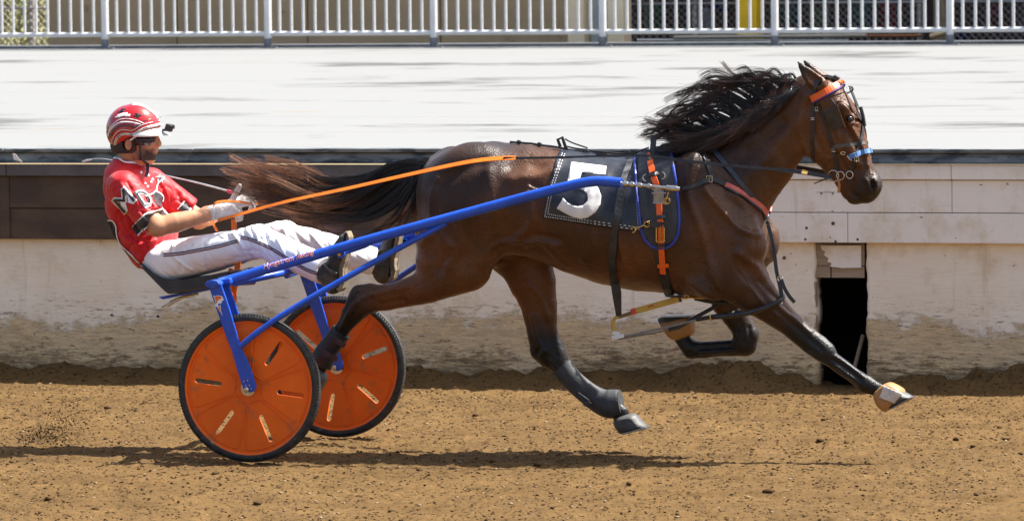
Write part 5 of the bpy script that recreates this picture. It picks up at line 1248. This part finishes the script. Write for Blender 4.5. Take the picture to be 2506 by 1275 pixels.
def bell(poly, Y, w, label, patch):
    n = 30; pts = [Vector(v) for v in resample([P(x, y, Y) for x, y in poly], n, True)]; c_ = sum(pts, Vector())/n; b = B()
    for y, q in ((-w,.62),(-w*.94,.82),(-w*.8,.92),(-w*.4,1),(w*.4,1),(w*.8,.92),(w*.94,.82),(w,.62)): b.V += [Vector((c_.x+(v.x-c_.x)*q, Y+y, c_.z+(v.z-c_.z)*q)) for v in pts]
    for i in range(7):
        for k in range(n): b.F.append((i*n+k, i*n+(k+1) % n, (i+1)*n+(k+1) % n, (i+1)*n+k))
    b.F += [tuple(range(n)), tuple(range(7*n+n-1, 7*n-1, -1))]
    t = empty('bell_boot', tuple(c_), label, 'hoof boot', 'fore hoof boots'); o_ = b.obj('boot_shell', M('tan_rubber', (.36,.18,.055), (.3,.145,.042), scale=14, rough=.5), t, True)
    if patch: decal_obj('boot_patch', decal(patch, bvh_obj(o_), .006, 4), M('worn_white_patch', (.62,.58,.53), (.45,.42,.38), scale=25, rough=.7), t)
    b = B().pxprism(poly[:3]+[((poly[2][0]+poly[0][0])/2, (poly[2][1]+poly[0][1])/2+3)], Y-w*.6, w*1.2)
    return t
bell([(2140,966),(2152,950),(2172,936),(2192,941),(2213,956),(2204,972),(2188,990),(2170,1006),(2150,994)], -.12, .066, 'tan hoof boot with a worn white patch on the reaching fore hoof', [(2164,944),(2206,962),(2192,988),(2152,972)])
bell([(1620,789),(1650,782),(1690,775),(1697,790),(1697,815),(1682,824),(1650,831),(1630,812)], .12, .066, 'plain tan hoof boot on the folded fore leg', None)
# ================================================================== DRIVER
person = empty('person', (P(400,660,0).x, 0, P(400,660,0).z), 'driver in red shirt, white trousers and red helmet leaning back on the sulky seat', 'person')
m_skin = M('tanned_skin', (.4,.2,.1), 0.85, scale=24, rough=.48, spec=.4, attr='coat', bump=.06, bscale=220)
m_shirt = M('red_shirt', (.60,.009,.015), (.52,.007,.012), scale=7, rough=.55, spec=.35, bump=.12, bscale=28, sheen=.1)
m_blackf = M('black_fabric', (.016,.017,.022), (.03,.03,.036), scale=12, rough=.55)
m_whitef = M('white_piping_fabric', (.8,.8,.8), rough=.55)
m_trou = M('white_trousers', (.88,.88,.91), (.82,.82,.85), scale=5, rough=.6, spec=.3, bump=.18, bscale=14)
m_boot = M('dusty_black_boot', (.025,.024,.022), (.11,.095,.075), scale=9, rough=.5, lo=.48, hi=.66, bump=.15, bscale=60)
m_sole = M('muddy_sole', (.28,.22,.14), (.12,.1,.07), scale=22, rough=.85)
m_glove = M('white_glove', (.72,.70,.67), (.58,.56,.53), scale=16, rough=.65, bump=.15, bscale=60)
NS, FS = P(304,458,-.19), P(304,458,-.19); FS = Vector((FS.x, .19, FS.z))
NE = P(386,556,-.27); FE = Vector((NE.x+.02, .27, NE.z+.01))
NW = P(524,521,-.13); FW = P(558,508,.07)
def px(p, r): return r*U(p)
def ch3(l): return [(p, r*.00197) for p, r in l]
# ---- body: head, neck, arms, trunk and legs in one skin
S = Sdf((-1.05, -.50, .60), (.40, .50, 1.78), .0055)
S.chain([(P(330,322,0), .098, .80), (P(338,345,0), .086, .84)], 0)                      # skull
S.chain(C([(362,330,24,0,1.2),(362,352,25,0,1.15),(358,375,24,0,1.05),(366,388,15,0,1.2)]), .03)   # face, jaw
S.chain(C([(348,384,20),(325,372,18)], 0, 1.7), .03)
S.chain(C([(377,335,8),(385,344,7.5),(390,352,6.5)], 0, .8), .012); S.chain(C([(389,355,5)], -.011, 1), .008); S.chain(C([(389,355,5)], .011, 1), .008)   # nose
S.chain(C([(381,365,5.5),(380,372,5.5)], 0, 2.0), .01)                                  # lips
S.chain(C([(372,326,7)], 0, 4.0), .012)
for s_ in (-1, 1):
    S.ell(Vector((P(377,341).x, s_*.034, P(377,341).z)), (.014,.016,.012), .01, True)
    e = P(314,354,-.088); e.y *= -s_; S.ell(e, (.019,.009,.030), .008); e2 = P(316,352,-.097); e2.y *= -s_; S.ell(e2, (.010,.008,.017), .005, True)
S.chain([(P(322,375), .058, 1), (P(312,400), .062, 1.05), (P(308,425), .07, 1.3)], .03)  # neck
S.chain(C([(312,440,34,0,2.0),(322,480,48,0,1.5),(345,560,46,0,1.5),(392,628,42,0,1.7)]), .04)
for a, e, w in ((NS, NE, NW), (FS, FE, FW)):
    m_ = e.lerp(w, .3)
    S.chain([(a, .058), (a.lerp(e, .5), .052), (e, .045)], .03); S.chain([(e, .045), (m_, .050), (e.lerp(w, .7), .038), (w, .030)], .02)
HPN = P(415,640,-.10); KN = P(634,590,-.20); AN = P(806,668,-.40)
def mf(v): return Vector((v.x, -v.y, v.z))
for f in ((lambda v: v), mf): S.chain([(f(HPN), .078), (f(KN), .058)], .03); S.chain([(f(KN), .055), (f(KN.lerp(AN, .4)), .055), (f(AN), .042)], .02)
V, F = S.mesh(2); del S
c = np.tile(np.array([.52,.26,.14]), (len(V), 1)); n_ = fbm(V[:, 0]*14, V[:, 1]*14, V[:, 2]*14, 3)[:, None]
hx = V[:, 2] > P(0,392).z; 
def near(px_, py_, r, s_): q = P(px_, py_); d = np.sqrt((V[:, 0]-q.x)**2+(V[:, 2]-q.z)**2)[:, None]; return np.clip((r-d)/s_, 0, 1)*hx[:, None]
beard = np.clip(near(364,386,.058,.022)+near(350,380,.048,.02)+near(380,366,.012,.008)*.7, 0, 1)*np.clip(.75+n_*1.5, 0, 1)
c = c*(1-beard*.95)+np.array([.012,.008,.006])*beard*.95
lip = near(382,369,.010,.005)*.6; c = c*(1-lip)+np.array([.42,.13,.1])*lip
face = hx[:, None]*1.0; c = c*(1+.05*face*n_*3); c = np.clip(c*(1+n_*.25), 0, 1)
mesh_obj('body', V, F, m_skin, person, True, {'coat': (c, 'POINT')})
# ---- shirt
S = Sdf((-1.05, -.46, .66), (-.25, .46, 1.52), .005)
shd = (NE-NS).normalized(); hem = NS.lerp(NE, .80)
S.chain(C([(310,434,46,0,1.75),(316,455,58,0,1.62),(326,500,64,0,1.45),(343,555,60,0,1.42),(372,610,54,0,1.55),(402,634,40,0,1.8)]), 0, planes=((P(384,668), Vector((.55,0,-1))),))
S.chain([(P(313,398), .066, 1.05), (P(305,425), .085, 1.4)], .04, planes=((P(316,398), Vector((.35,0,1))),))
S.chain(C([(395,560,32),(388,600,34)], 0, 2.0), .05)                                    # slack over the belly
for a, e in ((NS, NE), (FS, FE)):
    h = a.lerp(e, .86); d = (e-a).normalized()
    S.chain([(a, .079), (a.lerp(e, .45), .076), (e, .070)], .045, planes=((h, d+Vector((.25, 0, .25))),))
# folds
for q in ([(352,470),(372,520),(398,548)], [(345,500),(360,545),(395,590)], [(300,600),(335,625),(380,640)], [(330,420),(362,450),(390,490)], [(360,600),(375,625),(390,650)]):
    for Yf in (-.16, -.06): S.chain(C([(x, y, 5) for x, y in resample(q, 6)], Yf, 1), .02, True) if False else None
V, F = S.mesh(3); del S
N_ = vnormals(V, F); w1 = fbm(V[:, 0]*7+V[:, 2]*5, V[:, 1]*5, V[:, 2]*9-V[:, 0]*7, 3); rid = (1-np.abs(w1)*4).clip(0, 1)**2
V = V+N_*((rid-.3)*.009*np.clip((1.42-V[:, 2])/.25, 0.15, 1))[:, None]
V = relief(V, F, [(-.006,.008,[(345,470),(362,520),(395,545)]),(.006,.010,[(360,455),(380,500),(410,525)]),(-.006,.008,[(300,585),(335,600),(370,590)]),(.005,.009,[(300,605),(340,622),(385,610)]),(-.005,.008,[(320,625),(355,640),(392,632)]),(.005,.008,[(290,510),(300,555),(330,590)]),
    (-.005,.008,[(392,560),(380,590),(388,630)]),(.005,.008,[(402,560),(396,600),(396,640)]),(-.005,.007,[(310,450),(330,485),(340,520)]),(.004,.007,[(322,445),(345,480),(358,512)])])
shirt = mesh_obj('shirt', V, F, m_shirt, person, True); BV_S = bvh_of(V, F)
# ---- trousers
S = Sdf((-.75, -.55, .66), (.42, .55, 1.14), .005)
S.chain(C([(398,632,48,0,1.75),(425,640,50,0,1.6)]), 0)
AC = P(796,662,-.385)
for f in ((lambda v: v), mf):
    T = [(HPN, .098), (HPN.lerp(KN, .3), .094), (HPN.lerp(KN, .7), .078), (KN+Vector((-.01,0,.004)), .074)]
    S.chain([(f(p), r) for p, r in T], .04)
    L_ = [(KN, .073), (KN.lerp(AC, .35), .074), (KN.lerp(AC, .75), .072), (AC.lerp(KN, -.12), .068)]
    d = (AC-KN).normalized(); S.chain([(f(p), r) for p, r in L_], .03, planes=((f(AC), f(d)),))
V, F = S.mesh(3); del S
N_ = vnormals(V, F); w1 = fbm(V[:, 0]*9+V[:, 2]*9, V[:, 1]*6, V[:, 2]*4-V[:, 0]*3, 3); rid = (1-np.abs(w1)*4.5).clip(0, 1)**2
kn = np.exp(-((V[:, 0]-KN.x)/.16)**2); V = V+N_*((rid-.25)*(.003+.007*kn))[:, None]
V = relief(V, F, [(.005,.009,[(560,575),(590,600),(600,630)]),(-.006,.008,[(575,570),(604,598),(615,632)]),(.005,.008,[(600,560),(622,590),(634,625)]),(-.005,.007,[(640,570),(655,600),(690,640)]),(.005,.008,[(660,570),(680,600),(715,645)]),(-.005,.007,[(690,575),(715,605),(745,650)]),
    (.004,.008,[(470,600),(450,630),(440,665)]),(-.004,.007,[(520,590),(505,625),(500,660)]),(.004,.007,[(740,590),(760,620),(775,670)]),(-.004,.007,[(420,600),(430,630),(470,660)]),(.004,.007,[(870,610),(890,640)])])
trousers = mesh_obj('trousers', V, F, m_trou, person, True); BV_T = bvh_of(V, F)
# ---- boots
for f, nm in (((lambda v: v), 'n'), (mf, 'f')):
    S = Sdf((.05, -.52, .68), (.42, .52, 1.10), .005)
    a = [P(798,668,-.392), P(808,676,-.40), P(814,700,-.405)]; bt = empty('boot', tuple(f(a[1]))); child(bt, person)
    S.chain([(f(a[0]), .052), (f(a[1]), .054), (f(P(812,690,-.40)), .048)], 0)
    S.chain([(f(P(815,698,-.405)), .042), (f(P(818,672,-.405)), .045), (f(P(824,640,-.41)), .046), (f(P(834,610,-.412)), .043), (f(P(843,588,-.412)), .032), (f(P(848,576,-.412)), .018)], .02)
    pl = P(838,640,-.41); nv = Vector((1, 0, -.16)); S.cut((pl.x, 0, pl.z), nv)
    V, F = S.mesh(2); mesh_obj('boot_upper', V, F, m_boot, bt, True); del S
    so = [(829,706),(838,700),(837,680),(836,660),(841,640),(848,610),(855,585),(856,572),(850,566),(858,566),(863,580),(860,605),(853,640),(848,655),(848,672),(851,685),(846,706),(838,714)]
    q = [P(x-3, y, -.41) for x, y in so]; b = B().prism([(v.x, v.z) for v in q], -.445, -.372)
    (b if nm == 'n' else b.mirrored()).obj('sole', m_sole, bt, bevel=.006)
    b = B().tube([P(790,650,-.45), P(806,664,-.462), P(824,672,-.46)], .012, 8); (b if nm == 'n' else b.mirrored()).obj('ankle_seam', m_boot, bt, True)
# ---- gloved hands: palm, four curled fingers, thumb, cuff
def hand(w, e, knuck, curl, thumb, up, name):
    """w wrist, e elbow side, knuck the knuckle centre, curl the direction fingers close, thumb a list of points"""
    lo = np.minimum.reduce([np.array(v) for v in (w, knuck, *thumb)])-.08; hi = np.maximum.reduce([np.array(v) for v in (w, knuck, *thumb)])+.08
    S = Sdf(lo, hi, .0032); ax = (knuck-w).normalized(); side = up.cross(ax).normalized()
    S.chain([(w-ax*.01, .033), (w+ax*.02, .034)], 0)
    for k in range(4):
        o_ = side*(k-1.5)*.021; base = w+ax*.02+o_*.8; kn_ = knuck+o_-up*.004*abs(k-1.5); L_ = (.034, .038, .036, .029)[k]
        S.chain([(base, .018), (kn_, .0135)], .012)
        p1 = kn_+(ax*.75-up*.45).normalized()*L_; p2 = p1+(-up*.95-ax*.15).normalized()*L_*.75; p3 = p2+(-ax*.95-up*.1).normalized()*L_*.62
        S.chain([(kn_, .0132), (p1, .0120), (p2, .0112), (p3, .0102)], .004)
    S.chain([(w+ax*.025+up*.004, .019)]+[(t, r) for t, r in zip(thumb, (.0155, .0140, .0125))], .010)
    V, F = S.mesh(2); g_ = mesh_obj(name, V, F, m_glove, person, True)
    B().tube([w-ax*.028, w-ax*.02, w+ax*.004, w+ax*.012], [.030, .0365, .0375, .034], 16, sy=None).obj('glove_cuff', m_glove, g_, True)
    return g_
upn = Vector((-.12, -.30, 1)).normalized()
kn1 = P(568,512,-.115); hand(NW, NE, kn1, None, [P(556,504,-.085), P(572,499,-.085), P(588,501,-.09)], Vector((-.15,-.75,.65)).normalized(), 'glove')
kn2 = P(598,487,.06); hand(FW, FE, kn2, None, [P(571,486,.035), P(579,470,.03), P(586,456,.03)], Vector((-.35,-.55,.75)).normalized(), 'glove')
B().torus(P(507,527,-.135), .036, .003, (NW-NE).normalized(), 20, 6).obj('bracelet', m_gold, person, True)
# ---- helmet
hm = empty('helmet', tuple(P(325,330,0))); child(hm, person)
m_helm = M('glossy_red_shell', (.46,.006,.009), (.38,.005,.007), scale=9, rough=.16, spec=.6, coat=.8)
HC = P(326,316,0); S = Sdf((HC.x-.16, -.15, HC.z-.16), (HC.x+.17, .15, HC.z+.16), .0036)
S.chain([(P(322,318), .126, .93), (P(333,314), .122, .95)], 0)
a, b_ = P(402,303), P(272,367); d = (b_-a); nv = Vector((-d.z, 0, d.x)); nv = nv if nv.z < 0 else -nv
S.cut(a, nv)
for s_ in (-1, 1):
    e = P(322,360,-.11); e.y *= -s_; S.ell(e, (.052,.07,.046), .012, True)
V, F = S.mesh(3); del S
shell = mesh_obj('shell', V, F, m_helm, hm, True); BV_K = bvh_of(V, F)
S = Sdf((HC.x-.16, -.15, HC.z-.18), (HC.x+.17, .15, HC.z+.16), .0036)
S.chain([(P(323,322), .1165, .92), (P(322,336), .110, .92), (P(318,352), .098, .92)], 0)
a, b_ = P(352,375), P(275,372); S.cut(P(340,374), Vector((.0,0,-1))); S.cut(P(343,340), Vector((1,0,.12)))
for s_ in (-1, 1):
    e = P(309,352,-.10); e.y *= -s_; S.ell(e, (.026,.06,.036), .006, True)
V, F = S.mesh(2); del S
mesh_obj('padding', V, F, m_blackf, hm, True)
S = Sdf((HC.x-.02, -.15, HC.z-.10), (HC.x+.16, .15, HC.z+.12), .0036)
# peak: a curved white brim
b = B(); n = 24
for i in range(n+1):
    t = math.radians(-82+164*i/n); ct, st = math.cos(t), math.sin(t)
    i0 = P(332,316)+Vector((.120*ct, .112*st, -.004-.020*(1-ct))); i1 = i0+Vector((.056*max(0, ct)**.7, .006*st, -.018*ct-.006)); b.V += [i0+Vector((0,0,.008)), i1, i1-Vector((0,0,.004)), i0-Vector((0,0,.006))]
for i in range(n):
    for k in range(4): b.F.append((i*4+k, i*4+(k+1) % 4, i*4+4+(k+1) % 4, i*4+4+k))
b.obj('peak', M('white_gloss', (.62,.62,.60), rough=.25, coat=.4), hm, True)
cb = B().box(P(414,313,-.02), (.034,.036,.034), Matrix.Rotation(.35, 3, 'Y')).box(P(404,319,-.02), (.03,.02,.012)); cm = cb.obj('action_camera', m_seat, hm, bevel=.004)
B().lathe([(0, .012), (.010, .012), (.012, 0), (.012, -.01)], P(421,311,-.02), 0, 14).obj('camera_lens', M('lens_glass', (.01,.01,.012), rough=.05, spec=.8), cm, True)
# painted stripes and stars on the shell
def K(pts): return crop(pts, 240, 230, 6.71)
m_hw = M('white_stripe_paint', (.78,.77,.74), rough=.22, coat=.5); m_hb = M('black_stripe_paint', (.015,.013,.015), rough=.25, coat=.5); m_hd = M('dark_red_paint', (.20,.012,.010), rough=.25, coat=.5)
def stripe(pts, w, mat, off, name='painted_stripe'): decal_obj(name, decal(thick_line(K(pts), w/6.71, 34), BV_K, off, 3), mat, shell, .0006)
rim_line = [(200,850),(240,865),(275,850),(290,780),(320,715),(380,675),(450,660),(530,665),(600,655),(660,620),(740,575),(830,545),(930,520),(1050,480)]
stripe(rim_line, 36, m_hw, .0012)
stripe([(160,700),(185,620),(230,560),(300,500),(380,470),(470,462),(560,472),(640,490),(700,505)], 22, m_hw, .0012)
stripe([(165,650),(200,560),(260,490),(330,435),(420,412),(520,415),(620,435),(740,480)], 12, m_hw, .0014)
stripe([(230,820),(235,740),(270,680),(320,625),(380,595),(460,592),(540,605),(600,585),(680,530),(780,490),(900,462)], 9, m_hw, .0014)
stripe([(205,700),(240,620),(300,560),(380,525),(470,520),(560,530),(610,540)], 44, m_hd, .0010)
stripe([(700,470),(760,445),(830,425),(880,412)], 10, m_hb, .0012)
stripe([(720,490),(640,530),(580,575)], 10, m_hb, .0018)
stripe([(560,175),(680,180),(790,222),(880,285),(945,340),(990,400)], 34, m_hw, .0012)
rl = resample(K(rim_line), 40)
for i in range(2, 38): decal_obj('painted_star', decal(bezier_star(rl[i][0], rl[i][1], 2.6 if i % 9 in (3, 4, 5) else 1.7), BV_K, .0022, 9), m_hb, shell, .0005)
rl = resample(K([(190,720),(230,640),(280,575),(360,538),(450,525),(540,535),(600,548)]), 10)
for q in rl: decal_obj('painted_star', decal(bezier_star(q[0], q[1], 2.6), BV_K, .0020, 9), m_hb, shell, .0005)
rl = resample(K([(580,176),(690,183),(790,222),(880,285),(940,335)]), 7)
for q in rl: decal_obj('painted_mark', decal([(q[0]-1.6, q[1]-1), (q[0]+1.6, q[1]-.4), (q[0]+1.6, q[1]+1), (q[0]-1.6, q[1]+.6)], BV_K, .0022, 9), m_hb, shell, .0005)
for x, y, r in ((965,325,3.2),(975,400,3.2),(1020,375,2.8),(1000,440,3)): q = K([(x, y)])[0]; decal_obj('painted_star', decal(bezier_star(q[0], q[1], r), BV_K, .0014, 9), m_hw, shell, .0005)
decal_obj('painted_banner', decal(K([(270,380),(310,372),(320,350),(400,320),(480,308),(495,340),(530,335),(515,355),(528,375),(450,378),(445,362),(330,398),(325,385),(280,405),(290,392)]), BV_K, .0014, 4), m_hw, shell, .0005)
for q in ([(560,372),(600,355),(640,345),(600,325),(660,318),(690,325),(665,345),(755,345),(700,362),(665,368),(685,385),(640,395),(620,370)], [(310,292),(350,295),(370,270),(400,230),(415,250),(470,240),(430,270),(420,300),(380,310),(330,305)]):
    decal_obj('painted_flourish', decal(K(q), BV_K, .0014, 4), m_hb, shell, .0005)
# chin strap
B().tube([Vector(v) for v in resample([P(343,345,-.098), P(343,368,-.092), P(348,390,-.07), P(360,402,-.03), P(364,406,0)], 18)], .0055, 8).mirror().obj('chin_strap', m_blackf, hm, True)
B().ribbon([P(362,402,-.03), P(362,420,-.06), P(357,434,-.075)], [Vector((0,-1,0))]*3, .016, .004).obj('chin_strap', m_blackf, hm)
# ---- sunglasses
sg = empty('sunglasses', tuple(P(375,340,0))); child(sg, person)
b = B(); n = 20; c0 = P(331,341)
for i in range(n+1):
    t = math.radians(-72+144*i/n); ct, st = math.cos(t), math.sin(t); nose = 1-.55*math.exp(-(t/.16)**2)
    q = c0+Vector((.116*ct, .090*st, -.004)); b.V += [q+Vector((0,0,.021)), q+Vector((-.004,0,-.024*nose))]
b.F = [(2*i, 2*i+1, 2*i+3, 2*i+2) for i in range(n)]; o = b.obj('lens', M('dark_mirror_lens', (.012,.010,.016), (.03,.02,.03), scale=30, rough=.12, spec=.4, coat=.2), sg, True); mo = o.modifiers.new('thickness', 'SOLIDIFY'); mo.thickness = .002
top = [v+Vector((.001,0,.001)) for v in b.V[::2]]; B().tube([Vector((P(335,342).x, -.098, P(335,342).z))]+top+[Vector((P(335,342).x, .098, P(335,342).z))], .0048, 6).obj('frame', m_hw, sg, True)
# ---- shirt details
def D1(pts): return crop(pts, 200, 220, 2.55)
def onshirt(name, poly, mat, off, cell=5): return decal_obj(name, decal(poly, BV_S, off, cell), mat, shirt, .0008)
onshirt('sleeve_band', D1([(312,858),(370,800),(440,760),(500,742),(530,792),(470,815),(410,850),(350,912)]), m_blackf, .005, 4)
onshirt('piping', thick_line(D1([(312,858),(370,800),(440,760),(500,740)]), 3.2, 16), m_whitef, .0062, 4)
onshirt('piping', thick_line(D1([(350,910),(400,855),(460,815),(528,788)]), 3.2, 16), m_whitef, .0062, 4)
onshirt('piping', thick_line(D1([(500,740),(520,770),(545,785)]), 3.2, 8), m_whitef, .0062, 4)
onshirt('side_panel', D1([(160,818),(195,815),(215,850),(220,900),(245,965),(290,1010),(360,1085),(370,1098),(330,1065),(250,985),(205,920),(180,870)]), m_blackf, .004, 4)
onshirt('piping', thick_line(D1([(160,818),(195,814),(217,850),(222,900),(246,962),(300,1015),(365,1085)]), 2.6, 20), m_whitef, .0062, 4)
onshirt('chest_panel', D1([(440,655),(460,635),(505,665),(490,735),(470,720),(450,690)]), m_blackf, .004, 4)
onshirt('piping', thick_line(D1([(400,672),(430,655),(460,628),(465,600),(480,575),(515,560)]), 3, 18), m_whitef, .0062, 4)
onshirt('piping', thick_line(D1([(460,635),(505,665),(500,700)]), 2.6, 8), m_whitef, .0062, 4)
onshirt('collar_piping', thick_line(D1([(198,430),(230,432),(265,455),(310,458),(345,462),(370,475)]), 4, 16), m_whitef, .0062, 4)
onshirt('chest_star', bezier_star(*D1([(487,553)])[0], 13), m_whitef, .0022); onshirt('chest_star', bezier_star(*D1([(487,553)])[0], 9), m_blackf, .0035)
for x, y in ((370,517),(415,535),(395,585),(410,605),(440,560),(432,575)): onshirt('chest_star', bezier_star(*D1([(x, y)])[0], 4.5), m_whitef, .0022)
for off, g_, mt in ((.0022, 3.2, m_whitef), (.0052, 0, m_blackf)):
    for chx, o_, ex, ey in (('M', (268,768), (67,-78), (-71,-78)), ('D', (395,732), (54,-22), (-62,-88))):
        V2, F2 = text_polys(chx, 1); xs = [v[0] for v in V2]; ys = [v[1] for v in V2]; Q = []
        for x, y in V2:
            a = (x-min(xs))/(max(xs)-min(xs)); q = (y-min(ys))/(max(ys)-min(ys)); Q.append((200+(o_[0]+ex[0]*a+ey[0]*q)/2.55, 220+(o_[1]+ex[1]*a+ey[1]*q)/2.55))
        if g_:   # outline: the same letter drawn heavier
            cu = bpy.data.curves.new('l', 'FONT'); cu.body = chx; cu.offset = .055; ob = bpy.data.objects.new('l', cu); COL.objects.link(ob); me = bpy.data.meshes.new_from_object(ob.evaluated_get(bpy.context.evaluated_depsgraph_get()))
            Q = []
            for v in me.vertices:
                a = (v.co.x-min(xs))/(max(xs)-min(xs)); q = (v.co.y-min(ys))/(max(ys)-min(ys)); Q.append((200+(o_[0]+ex[0]*a+ey[0]*q)/2.55, 220+(o_[1]+ex[1]*a+ey[1]*q)/2.55))
            F2 = [tuple(p.vertices) for p in me.polygons]; bpy.data.objects.remove(ob); bpy.data.curves.remove(cu); bpy.data.meshes.remove(me)
        decal_obj('letter', decal(Q, BV_S, off, 6, faces=F2), mt, shirt, .0008)
# far sleeve band
h = FS.lerp(FE, .78); d = (FE-FS).normalized(); onshirt('sleeve_band', D1([(600,745),(645,692),(684,742),(668,762),(625,760)]), m_blackf, .0042, 4)
onshirt('piping', thick_line(D1([(684,742),(660,768)]), 2.6, 4), m_whitef, .0055, 4); onshirt('piping', thick_line(D1([(645,692),(598,745)]), 2.4, 5), m_whitef, .0055, 4)
# trouser stripes
def ontr(poly, mat): return decal_obj('side_stripe', decal(poly, BV_T, .0018, 5), mat, trousers, .0006)
m_navy = M('navy_braid', (.012,.014,.05), rough=.6); m_maroon = M('maroon_braid', (.16,.008,.016), rough=.6)
for dy, mt in ((0, m_navy), (5.2, m_maroon)):
    ontr(thick_line([(x, y+dy) for x, y in ((400,622),(440,618),(490,609),(540,599),(583,587))], 3.0, 26), mt)
    ontr(thick_line([(x, y+dy) for x, y in ((590,578),(620,586),(660,604),(700,628),(740,652),(770,665),(786,668))], 3.0, 26), mt)
# ================================================================== REINS AND WHIP
m_rein = M('orange_rein', (.90,.21,.015), (.84,.17,.012), scale=14, rough=.42, spec=.45)
def ribbon_path(name, pts, w, mat, parent, n=40, nrm=(.25,-.75,.75), th=.003):
    q = [Vector(v) for v in resample([P(*p) for p in pts], n)]
    ws = [w]*n if not hasattr(w, '__len__') else list(np.interp(np.linspace(0, 1, n), np.linspace(0, 1, len(w)), w)); return B().ribbon(q, [Vector(nrm)]*n, ws, th).obj(name, mat, parent)
re = empty('reins', tuple(P(560,520,-.1)), 'orange and black reins running from the driver\'s hands to the bit', 'reins')
ribbon_path('hand_part', [(533,540,-.155),(600,521,-.17),(700,494,-.19),(850,462,-.24),(1000,428,-.285),(1130,400,-.305),(1200,390,-.31),(1262,387,-.31)], [.018,.018,.022,.026,.026], m_rein, re)
ribbon_path('hand_part', [(612,502,.09),(680,487,.12),(780,464,.16),(900,436,.2),(1040,408,.26)], .024, m_rein, re)
ribbon_path('hand_part', [(523,505,-.165),(530,496,-.17),(560,493,-.16),(590,495,-.14),(612,498,-.10)], .017, m_rein, re, nrm=(0,-.55,.8))
for s_ in (1, -1):
    q = [(1232,387,-.313),(1300,387,-.305),(1400,385,-.30),(1500,382,-.27),(1594,382,-.235),(1650,390,-.24),(1720,399,-.235),(1800,407,-.22),(1880,413,-.17),(1940,419,-.14),(2000,428,-.115),(2034,434,-.10)]
    pts = [Vector(v) for v in resample([P(*p) for p in q], 60)]; pts = [Vector((v.x, v.y*s_, v.z)) for v in pts]
    b = B().ribbon(pts, [Vector((0,-s_,.15))]*60, [.011]*26+[.014]*20+[.02]*14, .004); b.obj('bit_part', m_strap, re)
ribbon_path('rein_buckle', [(1962,421,-.134),(1976,424,-.130)], .024, m_gold, re, 4)
ribbon_path('loose_end', [(572,536,-.06),(573,560,-.05),(574,600,-.03)], .026, m_rein, re, 14)
ribbon_path('loose_end', [(582,640,-.02),(581,660,-.02),(577,690,-.02),(572,715,-.02),(572,740,-.01)], .03, m_rein, re, 16)
ribbon_path('loose_end', [(560,660,-.05),(572,668,-.06),(568,690,-.07),(560,705,-.06),(566,725,-.04)], .022, m_rein, re, 16, nrm=(.3,-1,0))
ribbon_path('loose_end', [(518,538,.0),(524,552,.0),(532,566,0)], .012, m_rein, re, 8)
wh = empty('whip', tuple(P(575,472,.05)), 'thin whip with a pink grip held back over the driver\'s shoulder', 'whip')
B().tube([P(582,476,.05), P(556,467,.06)], [.009,.007], 10).obj('grip', M('pink_grip', (.65,.03,.12), rough=.5), wh, True)
wp = [(556,467,.06),(500,452,.08),(450,440,.1),(405,430,.12),(350,415,.16),(290,396,.2),(245,389,.22),(222,391,.22)]
B().tube([Vector(v) for v in resample([P(*q) for q in wp], 30)], list(np.linspace(.0045, .002, 30)), 8).obj('rod', M('pale_rod', (.5,.52,.55), (.35,.36,.38), scale=20, rough=.35), wh, True)
B().ribbon([P(224,391,.22), P(212,393,.22), P(201,396,.22)], [Vector((0,-1,0))]*3, [.006,.012,.008], .003).obj('popper', m_whitef, wh)
# ================================================================== DIRT IN THE AIR
n = 1700; a = RNG.random(n)**1.3; cx = 85+100*a+RNG.normal(0, 36, n); cy = 1088-120*a*RNG.random(n)**.8-14*np.abs(RNG.normal(0, 1, n)); yy = RNG.uniform(-.5, .5, n)
pos = np.array([[*P(x, min(y, 1096), q)] for x, y, q in zip(cx, cy, yy)]); pos[:, 2] = np.maximum(pos[:, 2], .004); sz = .0013+.0035*RNG.random(n)**4
tag(lumps('flying_dirt', pos, sz, m_clod, .8), 'spray of dirt grains flung up behind the near wheel', 'dirt', kind='stuff')
m_fly = m_clod
for x, y, r, lb in ((273,770,7,'dirt clod flying in the air below and behind the seat, farther from it'), (386,774,9,'largest dirt clod hanging in the air just under the seat strut'), (446,803,4,'small dirt clod in the air above the near wheel'),
                    (205,930,8,'dirt clod crossing the edge of the wall shadow behind the wheel'), (184,915,10,'long dark dirt clod flying in the wall shadow behind the wheel'), (120,984,6,'dirt clod low over the sunlit track at the far left')):
    p = P(x, y, random.uniform(-.4, .2)); q = ICO_V*(.6+.8*RNG.random((len(ICO_V), 1)))*np.array([1.3, 1, .8])*r*.0009
    o = mesh_obj('flying_clod', q, ICO_F, m_fly); o.location = p
    tag(o, lb, 'clod', 'clods thrown up by the sulky')
